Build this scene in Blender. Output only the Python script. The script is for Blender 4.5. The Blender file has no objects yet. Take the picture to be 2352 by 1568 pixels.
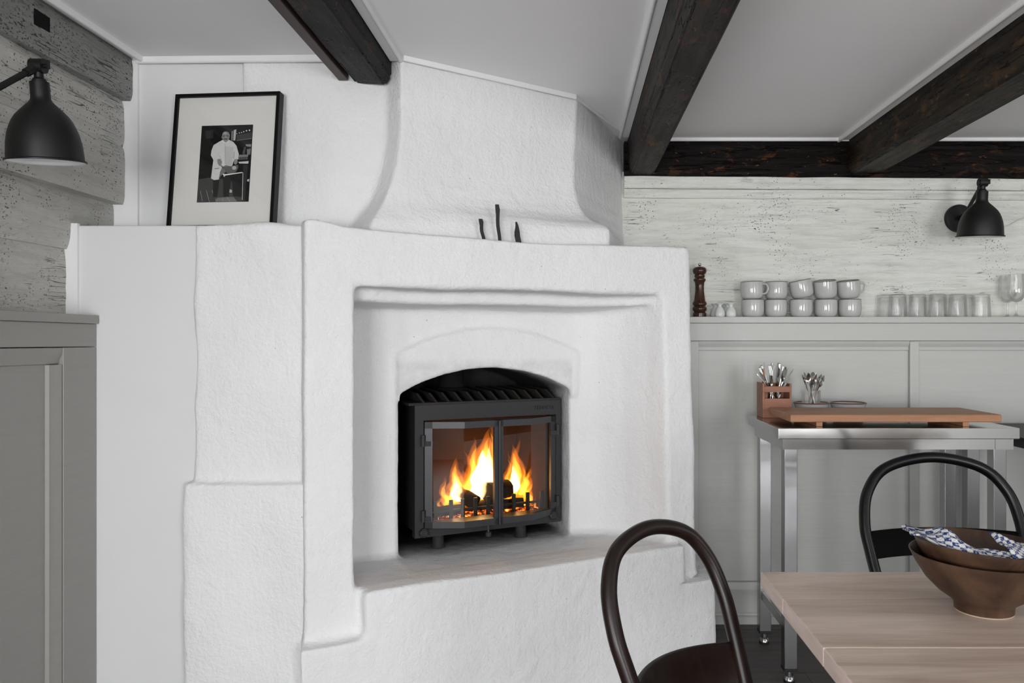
import bpy, bmesh, math, random
from mathutils import Vector, Matrix, noise
random.seed(7)
SC = bpy.context.scene
COL = SC.collection
PI = math.pi

# ------------------------------------------------------------------ camera
cam_d = bpy.data.cameras.new('camera')
cam = bpy.data.objects.new('camera', cam_d)
COL.objects.link(cam)
cam.location = (0, 0, 1.2)
cam.rotation_euler = (PI / 2, 0, 0)
cam_d.sensor_width = 36.0
cam_d.lens = 36.0 * 1780 / 2352
cam_d.shift_x = -134 / 2352
cam_d.clip_start = 0.05
SC.camera = cam
cam_d.dof.use_dof = True
cam_d.dof.focus_distance = 2.75
cam_d.dof.aperture_fstop = 18.0
SC.cycles.transparent_max_bounces = 48

# ------------------------------------------------------------------ world, daylight, exposure
w = bpy.data.worlds.new('world')
SC.world = w
w.use_nodes = True
w.node_tree.nodes['Background'].inputs[0].default_value = (0.92, 0.96, 1.0, 1)
w.node_tree.nodes['Background'].inputs[1].default_value = 1.0
SC.view_settings.view_transform = 'Standard'
SC.view_settings.look = 'None'
SC.view_settings.gamma = 1.0
SC.view_settings.use_curve_mapping = False
SC.view_settings.exposure = 0.62


def window_light(loc, target, sx, sy, energy, color=(0.985, 0.985, 1.0)):
    ld = bpy.data.lights.new('window_daylight', 'AREA')
    ld.shape = 'RECTANGLE'
    ld.size, ld.size_y = sx, sy
    ld.energy = energy
    ld.color = color
    o = bpy.data.objects.new('window_daylight', ld)
    COL.objects.link(o)
    o.location = loc
    o.rotation_euler = (Vector(target) - Vector(loc)).to_track_quat('-Z', 'Y').to_euler()
    return o


# daylight in the openings of the windows of the room behind the camera
WIN = [  # (wall, centre along wall, half width, z0, z1)
    ('front', -0.55, 0.55, 0.50, 1.60),
    ('front', 2.30, 0.60, 0.10, 1.90),
    ('left', -1.25, 0.50, 0.50, 1.60),
    ('right', 0.70, 0.55, 0.75, 1.85),
]
FRONT_Y, RIGHT_X, LEFT_X = -2.7, 3.3, -1.40
for wall, c, hw, z0, z1 in WIN:
    zc = (z0 + z1) / 2
    if wall == 'front':
        window_light((c, FRONT_Y - 0.12, zc), (c, 5, zc), 2 * hw, z1 - z0, 84 if c < 0 else 66)
    elif wall == 'left':
        window_light((LEFT_X - 0.12, c, zc), (5, c, zc), 2 * hw, z1 - z0, 56)
    else:
        window_light((RIGHT_X + 0.12, c, zc), (-5, c, zc), 2 * hw, z1 - z0, 6)


# ------------------------------------------------------------------ node helpers
class G:
    def __init__(s, name):
        s.m = bpy.data.materials.new(name)
        s.m.use_nodes = True
        s.t = s.m.node_tree
        s.b = s.t.nodes['Principled BSDF']
        s.tc = None

    def add(s, typ, ins=None, **props):
        n = s.t.nodes.new('ShaderNode' + typ)
        for k, v in props.items():
            setattr(n, k, v)
        for k, v in (ins or {}).items():
            s.set(n.inputs[k], v)
        return n

    def set(s, sock, v):
        if isinstance(v, bpy.types.NodeSocket):
            s.t.links.new(v, sock)
        else:
            if isinstance(v, (tuple, list)) and len(v) == 3 and sock.type == 'RGBA':
                v = (*v, 1)
            sock.default_value = v

    def co(s, scale=(1, 1, 1), kind='Object', rot=(0, 0, 0)):
        if not s.tc:
            s.tc = s.add('TexCoord')
        m = s.add('Mapping', {'Vector': s.tc.outputs[kind], 'Scale': scale, 'Rotation': rot})
        return m.outputs[0]

    def noise(s, vec, scale=5, detail=4, rough=0.55, dist=0.0):
        return s.add('TexNoise', {'Vector': vec, 'Scale': scale, 'Detail': detail, 'Roughness': rough, 'Distortion': dist}).outputs[0]

    def vor(s, vec, scale=5):
        return s.add('TexVoronoi', {'Vector': vec, 'Scale': scale}).outputs[0]

    def ramp(s, fac, stops):
        r = s.add('ValToRGB', {0: fac})
        e = r.color_ramp.elements
        while len(e) < len(stops):
            e.new(0.5)
        for el, (p, c) in zip(e, stops):
            el.position = p
            el.color = (c, c, c, 1) if isinstance(c, (int, float)) else (*c, 1)
        return r.outputs[0]

    def mix(s, f, a, b, mode='MIX'):
        n = s.add('Mix', data_type='RGBA', blend_type=mode)
        s.set(n.inputs[0], f)
        s.set(n.inputs[6], a)
        s.set(n.inputs[7], b)
        return n.outputs[2]

    def math(s, op, a, b=0.0, clamp=False):
        n = s.add('Math', {0: a, 1: b}, operation=op)
        n.use_clamp = clamp
        return n.outputs[0]

    def bump(s, h, strength=0.3, dist=0.01, normal=None):
        ins = {'Height': h, 'Strength': strength, 'Distance': dist}
        if normal is not None:
            ins['Normal'] = normal
        n = s.add('Bump', ins)
        s.set(s.b.inputs['Normal'], n.outputs[0])
        return n.outputs[0]

    def fin(s, color=None, rough=None, metal=None, spec=None, **kw):
        if color is not None:
            s.set(s.b.inputs['Base Color'], color)
        if rough is not None:
            s.set(s.b.inputs['Roughness'], rough)
        if metal is not None:
            s.set(s.b.inputs['Metallic'], metal)
        if spec is not None:
            s.set(s.b.inputs['Specular IOR Level'], spec)
        for k, v in kw.items():
            s.set(s.b.inputs[k.replace('_', ' ')], v)
        return s.m


def plain(name, col, rough=0.5, metal=0.0, spec=0.5, grain=0.06, scale=30, bump=0.0):
    g = G(name)
    n = g.noise(g.co(), scale, 4)
    a = tuple(min(1, c * (1 + grain)) for c in col)
    b = tuple(c * (1 - grain) for c in col)
    if bump:
        g.bump(n, bump, 0.004)
    return g.fin(g.mix(n, b, a), rough, metal, spec)


def stretch(axis, k):
    return tuple(1.0 if i == axis else k for i in range(3))


def wood(name, dark, light, axis=0, k=14, scale=3.0, rough=0.5, spec=0.4, bump=0.12, ring=0.5):
    g = G(name)
    v = g.co(stretch(axis, k))
    n1 = g.noise(v, scale, 6, 0.6, 0.6)
    n2 = g.noise(g.co(stretch(axis, k * 3)), scale * 4, 3)
    f = g.math('ADD', g.math('MULTIPLY', n1, 1.0 - ring * 0.4), g.math('MULTIPLY', n2, ring * 0.4))
    c = g.ramp(f, [(0.3, dark), (0.7, light)])
    if bump:
        g.bump(n2, bump, 0.003)
    return g.fin(c, rough, 0, spec)


def painted_logs(name, axis, base, warm, amount):
    """old white-painted timber: grain relief, hairline cracks and chips showing dark wood"""
    g = G(name)
    v = g.co(stretch(axis, 9))
    grain = g.noise(v, 4.5, 8, 0.62, 0.4)
    tone = g.noise(g.co(stretch(axis, 2.5)), 2.2, 4)
    c = g.mix(g.ramp(tone, [(0.4, 0.0), (0.65, 1.0)]), base, warm)
    c = g.mix(g.ramp(grain, [(0.36, 0.34), (0.54, 0.0)]), c, tuple(x * 0.62 for x in base))
    # hairline cracks along the grain, only here and there
    ck = g.noise(g.co(stretch(axis, 26)), 1.25, 3, 0.55, 0.15)
    line = g.ramp(g.math('ABSOLUTE', g.math('SUBTRACT', ck, 0.5)), [(0.0, 1.0), (0.0035 + amount * 0.03, 0.0)])
    where = g.ramp(g.noise(g.co(), 5.1, 3), [(0.55 - amount, 0.0), (0.64 - amount, 1.0)])
    crack = g.math('MULTIPLY', line, where)
    # chips and worm holes: ragged, drawn out along the grain
    wob = g.add('VectorMath', {0: g.co(stretch(axis, 3.2)), 1: g.add('VectorMath', {0: g.add('TexNoise', {'Vector': g.co(), 'Scale': 60.0, 'Detail': 3.0}).outputs[1], 1: (0.10, 0.10, 0.10)}, operation='MULTIPLY').outputs[0]}, operation='ADD').outputs[0]
    sel = g.ramp(g.noise(g.co(), 6.0, 5, 0.7), [(0.54 - amount, 0.0), (0.66 - amount, 1.0)])
    chip = g.math('MULTIPLY', g.ramp(g.vor(wob, 15), [(0.10, 1.0), (0.16, 0.0)]), g.ramp(g.noise(g.co(), 23.0, 3, 0.6), [(0.56 - amount, 0.0), (0.62 - amount, 1.0)]))
    hole = g.math('MULTIPLY', g.ramp(g.vor(g.co(), 95), [(0.13, 1.0), (0.22, 0.0)]), g.ramp(g.noise(g.co(), 5.0, 4, 0.7), [(0.53 - amount, 0.0), (0.63 - amount, 0.9)]))
    fl = g.ramp(g.noise(g.co(stretch(axis, 2.6)), 70, 5, 0.72), [(0.625 - amount * 0.5, 0.0), (0.66 - amount * 0.5, 1.0)])
    m = g.math('MAXIMUM', g.math('MAXIMUM', crack, g.math('MULTIPLY', chip, sel)), g.math('MAXIMUM', hole, g.math('MULTIPLY', fl, sel)), True)
    c = g.mix(m, c, (0.030, 0.026, 0.020))
    hgt = g.math('SUBTRACT', g.math('ADD', grain, g.math('MULTIPLY', g.noise(g.co(), 35, 4), 0.35)), g.math('MULTIPLY', m, 0.8))
    g.bump(hgt, 0.8, 0.014)
    return g.fin(c, 0.62, 0, 0.3)


def beam_mat(name, dark, mid, worn, amt, ax=1):
    g = G(name)
    st = tuple(0.45 if i == ax else 1.0 for i in range(3))
    grain = g.noise(g.co(stretch(ax, 12)), 3.0, 8, 0.65, 0.5)
    big = g.noise(g.co(st), 5.0, 5, 0.6)
    c = g.mix(g.ramp(grain, [(0.35, 0.0), (0.65, 1.0)]), dark, mid)
    pat = g.ramp(g.noise(g.co(st), 17, 7, 0.72, 0.4), [(0.56 - amt, 0.0), (0.64 - amt, 1.0)])
    c = g.mix(g.math('MULTIPLY', pat, g.ramp(big, [(0.4, 0.1), (0.6, 0.9)])), c, worn)
    fk = g.ramp(g.noise(g.co(st), 55, 5, 0.7), [(0.64, 0.0), (0.67, 1.0)])
    c = g.mix(fk, c, tuple(min(1, x * 1.9) for x in worn))
    ck = g.noise(g.co(stretch(ax, 9)), 2.0, 4, 0.6)
    line = g.ramp(g.math('ABSOLUTE', g.math('SUBTRACT', ck, 0.5)), [(0.0, 1.0), (0.012, 0.0)])
    c = g.mix(line, c, (0.004, 0.003, 0.003))
    g.bump(g.math('SUBTRACT', grain, g.math('MULTIPLY', line, 0.7)), 0.9, 0.018)
    return g.fin(c, g.ramp(big, [(0.3, 0.45), (0.7, 0.65)]), 0, 0.22)


def plaster_mat(name, soot=False):
    g = G(name)
    fine = g.noise(g.co(), 95, 5, 0.6)
    mid = g.noise(g.co((1, 1, 1)), 22, 4, 0.55, 0.4)
    trowel = g.noise(g.co((5, 5, 1.6), rot=(0, 0.7, 0)), 9, 4, 0.6)
    h = g.math('ADD', g.math('MULTIPLY', fine, 0.5), g.math('ADD', g.math('MULTIPLY', mid, 0.7), g.math('MULTIPLY', trowel, 0.35)))
    g.bump(h, 0.85, 0.008)
    c = g.mix(g.noise(g.co(), 3.0, 3), (0.75, 0.755, 0.757), (0.82, 0.822, 0.820))
    # tiny specks
    sp = g.math('MULTIPLY', g.ramp(g.vor(g.co(), 26), [(0.035, 1.0), (0.06, 0.0)]), g.ramp(g.noise(g.co(), 5, 2), [(0.58, 0.0), (0.62, 0.7)]))
    c = g.mix(sp, c, (0.12, 0.12, 0.11))
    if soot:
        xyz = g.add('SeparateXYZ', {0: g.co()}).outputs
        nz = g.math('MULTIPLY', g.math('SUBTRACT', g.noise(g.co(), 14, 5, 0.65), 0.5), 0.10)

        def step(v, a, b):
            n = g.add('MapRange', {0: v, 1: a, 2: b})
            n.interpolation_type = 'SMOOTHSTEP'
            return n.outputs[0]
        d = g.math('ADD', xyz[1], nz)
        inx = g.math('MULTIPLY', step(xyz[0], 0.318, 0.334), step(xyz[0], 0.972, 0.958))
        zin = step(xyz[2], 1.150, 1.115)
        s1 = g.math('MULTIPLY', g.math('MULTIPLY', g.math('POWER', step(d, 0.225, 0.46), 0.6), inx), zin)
        # ash and soot rubbed into the hearth top, in front of the stove
        onh = step(xyz[2], 0.520, 0.505)
        ash = g.math('MULTIPLY', g.math('MULTIPLY', onh, step(xyz[1], 0.0, 0.03)), g.ramp(g.noise(g.co((1, 4, 1)), 7, 6, 0.7), [(0.25, 0.12), (0.75, 0.34)]))
        c = g.mix(ash, c, (0.30, 0.30, 0.30))
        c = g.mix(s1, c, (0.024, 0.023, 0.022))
    return g.fin(c, 0.82, 0, 0.25)


def steel_mat(name, axis, rough=0.11, col=(0.56, 0.565, 0.565)):
    g = G(name)
    n = g.noise(g.co(stretch(axis, 60)), 5, 4, 0.6)
    b = g.noise(g.co(), 6, 3)
    r = g.math('ADD', g.math('MULTIPLY', n, 0.04), g.math('ADD', g.math('MULTIPLY', b, 0.10), rough - 0.07))
    return g.fin(col, r, 1.0)


def glass_mat(name, tint=(1, 1, 1), refl=0.10, rough=0.02):
    """thin sheet: clear with a mirror share"""
    g = G(name)
    t = g.add('BsdfTransparent', {'Color': (*tint, 1)})
    gl = g.add('BsdfGlossy', {'Color': (1, 1, 1, 1), 'Roughness': rough})
    mx = g.add('MixShader', {0: refl, 1: t.outputs[0], 2: gl.outputs[0]})
    out = [n for n in g.t.nodes if n.type == 'OUTPUT_MATERIAL'][0]
    g.t.links.new(mx.outputs[0], out.inputs[0])
    g.t.nodes.remove(g.b)
    return g.m


def flame_mat(name, col, strength):
    g = G(name)
    e = g.add('Emission', {'Color': (*col, 1), 'Strength': strength})
    out = [n for n in g.t.nodes if n.type == 'OUTPUT_MATERIAL'][0]
    for l in list(out.inputs[0].links):
        g.t.links.remove(l)
    g.t.links.new(e.outputs[0], out.inputs['Volume'])
    g.t.nodes.remove(g.b)
    return g.m


def gray_panel(name, axis, col):
    g = G(name)
    gr = g.noise(g.co(stretch(axis, 16)), 3.0, 7, 0.62, 0.5)
    fl = g.ramp(g.noise(g.co(stretch(axis, 16)), 7, 5, 0.7), [(0.66, 0.0), (0.72, 1.0)])
    c = g.mix(gr, tuple(x * 0.93 for x in col), tuple(x * 1.04 for x in col))
    c = g.mix(g.math('MULTIPLY', fl, 0.55), c, tuple(x * 0.72 for x in col))
    g.bump(g.math('SUBTRACT', gr, g.math('MULTIPLY', fl, 0.6)), 0.22, 0.004)
    return g.fin(c, 0.42, 0, 0.4)


def mug_mat():
    g = G('grey_glaze')
    z = g.add('SeparateXYZ', {0: g.co()}).outputs[2]
    n = g.noise(g.co(), 40, 4)
    c = g.mix(n, (0.46, 0.465, 0.45), (0.54, 0.545, 0.53))
    rim = g.ramp(z, [(0.0755, 0.0), (0.0775, 1.0)])
    c = g.mix(rim, c, (0.06, 0.035, 0.028))
    return g.fin(c, 0.12, 0, 0.6)


def bowl_mat(name, z1, body, rimc):
    g = G(name)
    z = g.add('SeparateXYZ', {0: g.co()}).outputs[2]
    n = g.noise(g.co(), 55, 4)
    c = g.mix(n, tuple(x * .9 for x in body), body)
    line = g.ramp(g.math('ABSOLUTE', g.math('SUBTRACT', g.math('FRACT', g.math('MULTIPLY', z, 75)), 0.5)), [(0.0, 0.45), (0.16, 0.0)])
    c = g.mix(line, c, tuple(x * 0.5 for x in body))
    c = g.mix(g.ramp(z, [(z1 - 0.004, 0.0), (z1 - 0.003, 1.0)]), c, rimc)
    return g.fin(c, 0.2, 0, 0.5)


def stoneware():
    g = G('brown_stoneware')
    n = g.noise(g.co((1, 1, 0.5)), 16, 6, 0.65, 0.6)
    n2 = g.noise(g.co(), 60, 4)
    c = g.ramp(n, [(0.3, (0.022, 0.011, 0.007)), (0.55, (0.066, 0.034, 0.020)), (0.75, (0.105, 0.060, 0.035))])
    g.bump(n2, 0.1, 0.002)
    return g.fin(c, 0.42, 0, 0.4)


def cloth_mat():
    g = G('blue_white_check_cloth')
    uv = g.add('TexCoord').outputs['UV']
    ck = g.add('TexChecker', {'Vector': uv, 'Scale': 1.0})
    ck.inputs['Color1'].default_value = (0.62, 0.62, 0.60, 1)
    ck.inputs['Color2'].default_value = (0.022, 0.045, 0.16, 1)
    wv = g.add('TexChecker', {'Vector': uv, 'Scale': 3.0})
    wv.inputs['Color1'].default_value = (0.75, 0.75, 0.75, 1)
    wv.inputs['Color2'].default_value = (1, 1, 1, 1)
    n = g.noise(uv, 2.5, 3)
    c = g.mix(1.0, ck.outputs[0], wv.outputs[0], 'MULTIPLY')
    c = g.mix(g.ramp(n, [(0.52, 0.0), (0.62, 0.8)]), c, (0.60, 0.60, 0.58))
    g.bump(wv.outputs[1], 0.3, 0.002)
    return g.fin(c, 0.9, 0, 0.1)


def ember_mat():
    g = G('embers')
    n = g.noise(g.co(), 42, 5, 0.7)
    hot = g.ramp(n, [(0.47, 0.0), (0.62, 1.0)])
    e = g.ramp(n, [(0.45, (0.25, 0.01, 0.0)), (0.56, (1, 0.13, 0.01)), (0.68, (1, 0.55, 0.12))])
    g.fin((0.02, 0.015, 0.012), 0.9)
    g.set(g.b.inputs['Emission Color'], e)
    g.set(g.b.inputs['Emission Strength'], g.math('MULTIPLY', hot, 2.6))
    return g.m


MT = dict(
    plaster=plaster_mat('white_plaster'),
    plaster_soot=plaster_mat('white_plaster_sooty_mouth', True),
    board=plain('smooth_white_paint', (0.70, 0.705, 0.705), 0.6, 0, 0.3, 0.02, 6, 0.03),
    trimw=plain('white_trim_paint', (0.80, 0.80, 0.80), 0.5, 0, 0.35, 0.03, 20, 0.05),
    ceil=plain('ceiling_white_paint', (0.85, 0.845, 0.855), 0.6, 0, 0.3, 0.015, 5, 0.02),
    roomwall=plain('room_wall_paint', (0.40, 0.395, 0.38), 0.7, 0, 0.3, 0.03, 8),
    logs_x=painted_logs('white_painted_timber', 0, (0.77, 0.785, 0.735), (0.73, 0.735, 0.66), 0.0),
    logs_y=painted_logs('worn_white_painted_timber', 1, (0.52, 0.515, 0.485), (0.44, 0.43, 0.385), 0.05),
    logs_top_shaded=painted_logs('shaded_flaking_white_timber', 1, (0.28, 0.28, 0.27), (0.20, 0.20, 0.185), 0.09),  # left wall's flaking paint, with the shade at its top put into the colour
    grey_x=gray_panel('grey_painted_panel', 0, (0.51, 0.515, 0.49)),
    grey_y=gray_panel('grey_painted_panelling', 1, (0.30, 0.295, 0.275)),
    beam_a=beam_mat('dark_beam_wood', (0.003, 0.0025, 0.0025), (0.013, 0.0095, 0.008), (0.085, 0.036, 0.016), 0.0),
    beam_b=beam_mat('worn_beam_wood', (0.0045, 0.0032, 0.0028), (0.033, 0.0225, 0.0195), (0.13, 0.048, 0.022), 0.01),
    beam_c=beam_mat('brown_beam_wood', (0.004, 0.0028, 0.0018), (0.040, 0.027, 0.016), (0.105, 0.055, 0.026), 0.02),
    sideboard=wood('brown_stained_board', (0.030, 0.019, 0.016), (0.072, 0.046, 0.039), 1, 16, 3, 0.5),
    floor=wood('grey_brown_floorboard', (0.050, 0.046, 0.045), (0.100, 0.092, 0.088), 0, 12, 2.5, 0.5, 0.4, 0.15),
    slab=plain('pale_hearth_stone', (0.30, 0.30, 0.29), 0.6, 0, 0.3, 0.15, 18, 0.1),
    steel_x=steel_mat('brushed_steel', 0),
    steel_z=steel_mat('brushed_steel_tube', 2, 0.20, (0.42, 0.42, 0.425)),
    chrome=plain('polished_cutlery_steel', (0.58, 0.57, 0.55), 0.14, 1.0, 0.5, 0.02),
    rubber=plain('black_plastic', (0.008, 0.008, 0.010), 0.5),
    iron=plain('grey_cast_iron', (0.030, 0.030, 0.032), 0.55, 0.1, 0.35, 0.25, 160, 0.12),
    iron_dark=plain('sooty_cast_iron', (0.030, 0.027, 0.025), 0.70, 0.0, 0.25, 0.35, 50, 0.15),
    iron_door=plain('stove_door_paint', (0.040, 0.041, 0.044), 0.38, 0.1, 0.4, 0.08, 60),
    firebrick=plain('scorched_firebrick', (0.028, 0.012, 0.006), 0.9, 0, 0.1, 0.3, 14),
    soot=plain('soot_black', (0.010, 0.010, 0.010), 0.9, 0, 0.1, 0.4, 40, 0.2),
    pane=glass_mat('stove_glass', (0.90, 0.92, 0.90), 0.030, 0.01),
    glazing=glass_mat('picture_glass', (1, 1, 1), 0.022, 0.02),
    frame=plain('black_frame_lacquer', (0.002, 0.002, 0.002), 0.40, 0, 0.2),
    mat_card=plain('cream_mat_card', (0.66, 0.655, 0.62), 0.85, 0, 0.2, 0.015),
    lamp=plain('matt_black_enamel', (0.0045, 0.0045, 0.0045), 0.48, 0, 0.40, 0.05),
    lamp_in=plain('white_enamel_lining', (0.90, 0.90, 0.91), 0.35, 0, 0.4, 0.005),
    mug=mug_mat(),
    mill=wood('turned_dark_walnut', (0.018, 0.006, 0.003), (0.075, 0.026, 0.012), 2, 8, 8, 0.22, 0.5, 0.0),
    porcelain=plain('white_porcelain', (0.70, 0.72, 0.70), 0.15, 0, 0.55, 0.01),
    oilboard=wood('oiled_pine_board', (0.30, 0.135, 0.065), (0.46, 0.235, 0.125), 0, 12, 3, 0.48),
    box=wood('mahogany_box_wood', (0.21, 0.085, 0.048), (0.36, 0.165, 0.10), 0, 10, 5, 0.5),
    pine=wood('pale_ash_tabletop', (0.38, 0.285, 0.215), (0.72, 0.595, 0.50), 0, 10, 2.2, 0.42, 0.4, 0.06),
    pine_end=wood('pale_ash_end_grain', (0.44, 0.34, 0.30), (0.66, 0.54, 0.49), 1, 8, 5, 0.5, 0.35, 0.06),
    stoneware=stoneware(),
    footring=plain('bare_clay_foot_ring', (0.45, 0.34, 0.24), 0.7),
    cloth=cloth_mat(),
    chair_brown=wood('dark_brown_bentwood', (0.006, 0.0028, 0.0022), (0.017, 0.008, 0.006), 2, 8, 6, 0.34, 0.35, 0.0),
    chair_black=plain('black_lacquer', (0.0022, 0.0022, 0.003), 0.30, 0, 0.32, 0.05),
    rail_black=plain('matt_black_lacquer', (0.0015, 0.0015, 0.002), 0.6, 0, 0.08, 0.05),
    ember=ember_mat(),
    char=plain('charred_bark', (0.020, 0.013, 0.010), 0.9, 0, 0.2, 0.6, 60, 0.6),
    f_outer=flame_mat('flame_outer', (1.0, 0.20, 0.012), 20),
    f_mid=flame_mat('flame_body', (1.0, 0.46, 0.05), 62),
    f_core=flame_mat('flame_core', (1.0, 0.70, 0.30), 130),
)


def glass_solid(name, tint=(1, 1, 1)):
    g = G(name)
    t = g.add('BsdfTransparent', {'Color': (0.992, 0.993, 0.992, 1)})
    gl = g.add('BsdfGlossy', {'Color': (1, 1, 1, 1), 'Roughness': 0.02})
    bf = g.add('NewGeometry').outputs['Backfacing']
    fr_ = g.add('Fresnel', {'IOR': g.math('ADD', 1.5, g.math('MULTIPLY', bf, 1 / 1.5 - 1.5))})
    m0 = g.add('MixShader', {0: fr_.outputs[0], 1: t.outputs[0], 2: gl.outputs[0]})
    gs = g.add('BsdfGlass', {'Color': (1, 1, 1, 1), 'Roughness': 0.0, 'IOR': 1.45})
    mx = g.add('MixShader', {0: 0.35, 1: m0.outputs[0], 2: gs.outputs[0]})
    out = [n for n in g.t.nodes if n.type == 'OUTPUT_MATERIAL'][0]
    g.t.links.new(mx.outputs[0], out.inputs[0])
    g.t.nodes.remove(g.b)
    return g.m


MT['glass'] = glass_solid('clear_glass')

# ------------------------------------------------------------------ mesh helpers


def link(name, me, mat, parent=None):
    if isinstance(me, bmesh.types.BMesh):
        m = bpy.data.meshes.new(name)
        me.to_mesh(m)
        me.free()
        me = m
    o = bpy.data.objects.new(name, me)
    COL.objects.link(o)
    if mat is not None:
        mm = MT[mat] if isinstance(mat, str) else mat
        me.materials.append(mm)
    o.parent = parent
    return o


def smooth(o, angle=40):
    o.data.polygons.foreach_set('use_smooth', [True] * len(o.data.polygons))
    o.data.update()
    if angle is not None:
        bm = bmesh.new()
        bm.from_mesh(o.data)
        lim = math.radians(angle)
        for e in bm.edges:
            if len(e.link_faces) == 2 and e.calc_face_angle(0) > lim:
                e.smooth = False
        bm.to_mesh(o.data)
        bm.free()
    return o


def tag(o, label, cat, group=None):
    o['label'] = label
    o['category'] = cat
    if group:
        o['group'] = group
    return o


def thing(name, label, cat, loc=(0, 0, 0), rotz=0.0, group=None):
    o = bpy.data.objects.new(name, None)
    o.empty_display_size = 0.05
    COL.objects.link(o)
    o.location = loc
    o.rotation_euler = (0, 0, rotz)
    return tag(o, label, cat, group)


def structure(o):
    o['kind'] = 'structure'
    return o


def dup(o, loc=None, rot=None, parent=None):
    c = o.copy()
    COL.objects.link(c)
    c.parent = parent
    if loc is not None:
        c.location = loc
    if rot is not None:
        c.rotation_euler = rot
    for ch in list(o.children):
        dup(ch, parent=c)
    return c


def B():
    return bmesh.new()


def box(bm, x0, x1, y0, y1, z0, z1, bev=0.0):
    vs = [bm.verts.new(p) for p in ((x0, y0, z0), (x1, y0, z0), (x1, y1, z0), (x0, y1, z0), (x0, y0, z1), (x1, y0, z1), (x1, y1, z1), (x0, y1, z1))]
    fs = [bm.faces.new([vs[i] for i in f]) for f in ((0, 3, 2, 1), (4, 5, 6, 7), (0, 1, 5, 4), (1, 2, 6, 5), (2, 3, 7, 6), (3, 0, 4, 7))]
    if bev:
        es = list({e for f in fs for e in f.edges})
        bmesh.ops.bevel(bm, geom=es, offset=bev, segments=2, affect='EDGES', profile=0.5)
    return bm


def loft(bm, rings, cap=True, closed=True):
    R = [[bm.verts.new(p) for p in r] for r in rings]
    n = len(R[0])
    for a, b in zip(R[:-1], R[1:]):
        for i in range(n if closed else n - 1):
            j = (i + 1) % n
            bm.faces.new((a[i], a[j], b[j], b[i]))
    if cap and closed:
        bm.faces.new(R[0][::-1])
        bm.faces.new(R[-1])
    bmesh.ops.recalc_face_normals(bm, faces=bm.faces[:])
    return bm


def lathe(bm, prof, seg=40, center=(0, 0, 0), closed_prof=False):
    cx, cy, cz = center
    rings = []
    for r, z in prof:
        if r < 1e-6:
            rings.append([bm.verts.new((cx, cy, cz + z))])
        else:
            rings.append([bm.verts.new((cx + r * math.cos(2 * PI * i / seg), cy + r * math.sin(2 * PI * i / seg), cz + z)) for i in range(seg)])
    pairs = list(zip(rings[:-1], rings[1:]))
    if closed_prof:
        pairs.append((rings[-1], rings[0]))
    for a, b in pairs:
        for i in range(seg):
            j = (i + 1) % seg
            if len(a) == 1 and len(b) == 1:
                continue
            if len(a) == 1:
                bm.faces.new((a[0], b[j], b[i]))
            elif len(b) == 1:
                bm.faces.new((a[i], a[j], b[0]))
            else:
                bm.faces.new((a[i], a[j], b[j], b[i]))
    bmesh.ops.recalc_face_normals(bm, faces=bm.faces[:])
    return bm


def tube(bm, path, r, seg=12, cap=True):
    path = [Vector(p) for p in path]
    rr = r if isinstance(r, (list, tuple)) else [r] * len(path)
    t0 = (path[1] - path[0]).normalized()
    up = Vector((0, 0, 1)) if abs(t0.z) < 0.9 else Vector((1, 0, 0))
    n = t0.cross(up).normalized()
    rings = []
    for i, p in enumerate(path):
        a = path[max(0, i - 1)]
        b = path[min(len(path) - 1, i + 1)]
        t = (b - a).normalized()
        n = (n - t * n.dot(t)).normalized()
        m = t.cross(n)
        rings.append([p + (n * math.cos(2 * PI * k / seg) + m * math.sin(2 * PI * k / seg)) * rr[i] for k in range(seg)])
    return loft(bm, rings, cap)


def smoothpath(pts, n=8):
    """Catmull-Rom through the points"""
    P = [Vector(p) for p in pts]
    P = [P[0] * 2 - P[1]] + P + [P[-1] * 2 - P[-2]]
    out = []
    for i in range(1, len(P) - 2):
        for k in range(n):
            t = k / n
            a, b, c, d = P[i - 1], P[i], P[i + 1], P[i + 2]
            out.append(0.5 * ((2 * b) + (c - a) * t + (2 * a - 5 * b + 4 * c - d) * t * t + (3 * b - a - 3 * c + d) * t ** 3))
    out.append(P[-2])
    return out


def prism(bm, poly, z0, z1):
    return loft(bm, [[(x, y, z0) for x, y in poly], [(x, y, z1) for x, y in poly]])


def at(px, py, Y):
    """point seen at a pixel of the photograph at depth Y (metres from the camera plane)"""
    return Vector(((px - 1310) / 1780 * Y, Y, 1.2 - (py - 784) / 1780 * Y))


def nz(p, s, seed=0.0):
    return noise.noise(Vector((p[0] * s + seed, p[1] * s - seed * 1.7, p[2] * s + seed * 0.6)))


# ------------------------------------------------------------------ room shell
CZ = 2.08          # ceiling height
BACK_Y = 3.43

fl = link('floor', box(B(), LEFT_X - 0.2, RIGHT_X + 0.2, FRONT_Y - 0.2, BACK_Y + 0.2, -0.10, -0.012), 'floor')
structure(fl)
y = 0.85
i = 0
while y < BACK_Y:
    x = LEFT_X - (0.9 if i % 2 else 0.0)
    while x < RIGHT_X:
        ln = random.uniform(1.5, 2.3)
        x1 = min(x + ln, RIGHT_X)
        a = max(x, LEFT_X)
        if x1 - a > 0.05:
            b = B()
            box(b, a + 0.0006, x1 - 0.0006, y + 0.0008, y + 0.1392, -0.011, random.uniform(-0.0006, 0.0))
            link('plank', b, 'floor', fl)
        x = x1
    y += 0.14
    i += 1
b = B()
box(b, LEFT_X, RIGHT_X, FRONT_Y, 0.85, -0.011, 0.0)
link('boarding', b, 'floor', fl)

structure(link('ceiling', box(B(), LEFT_X - 0.2, RIGHT_X + 0.2, FRONT_Y - 0.2, BACK_Y + 0.2, CZ, CZ + 0.12), 'ceil'))


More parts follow.
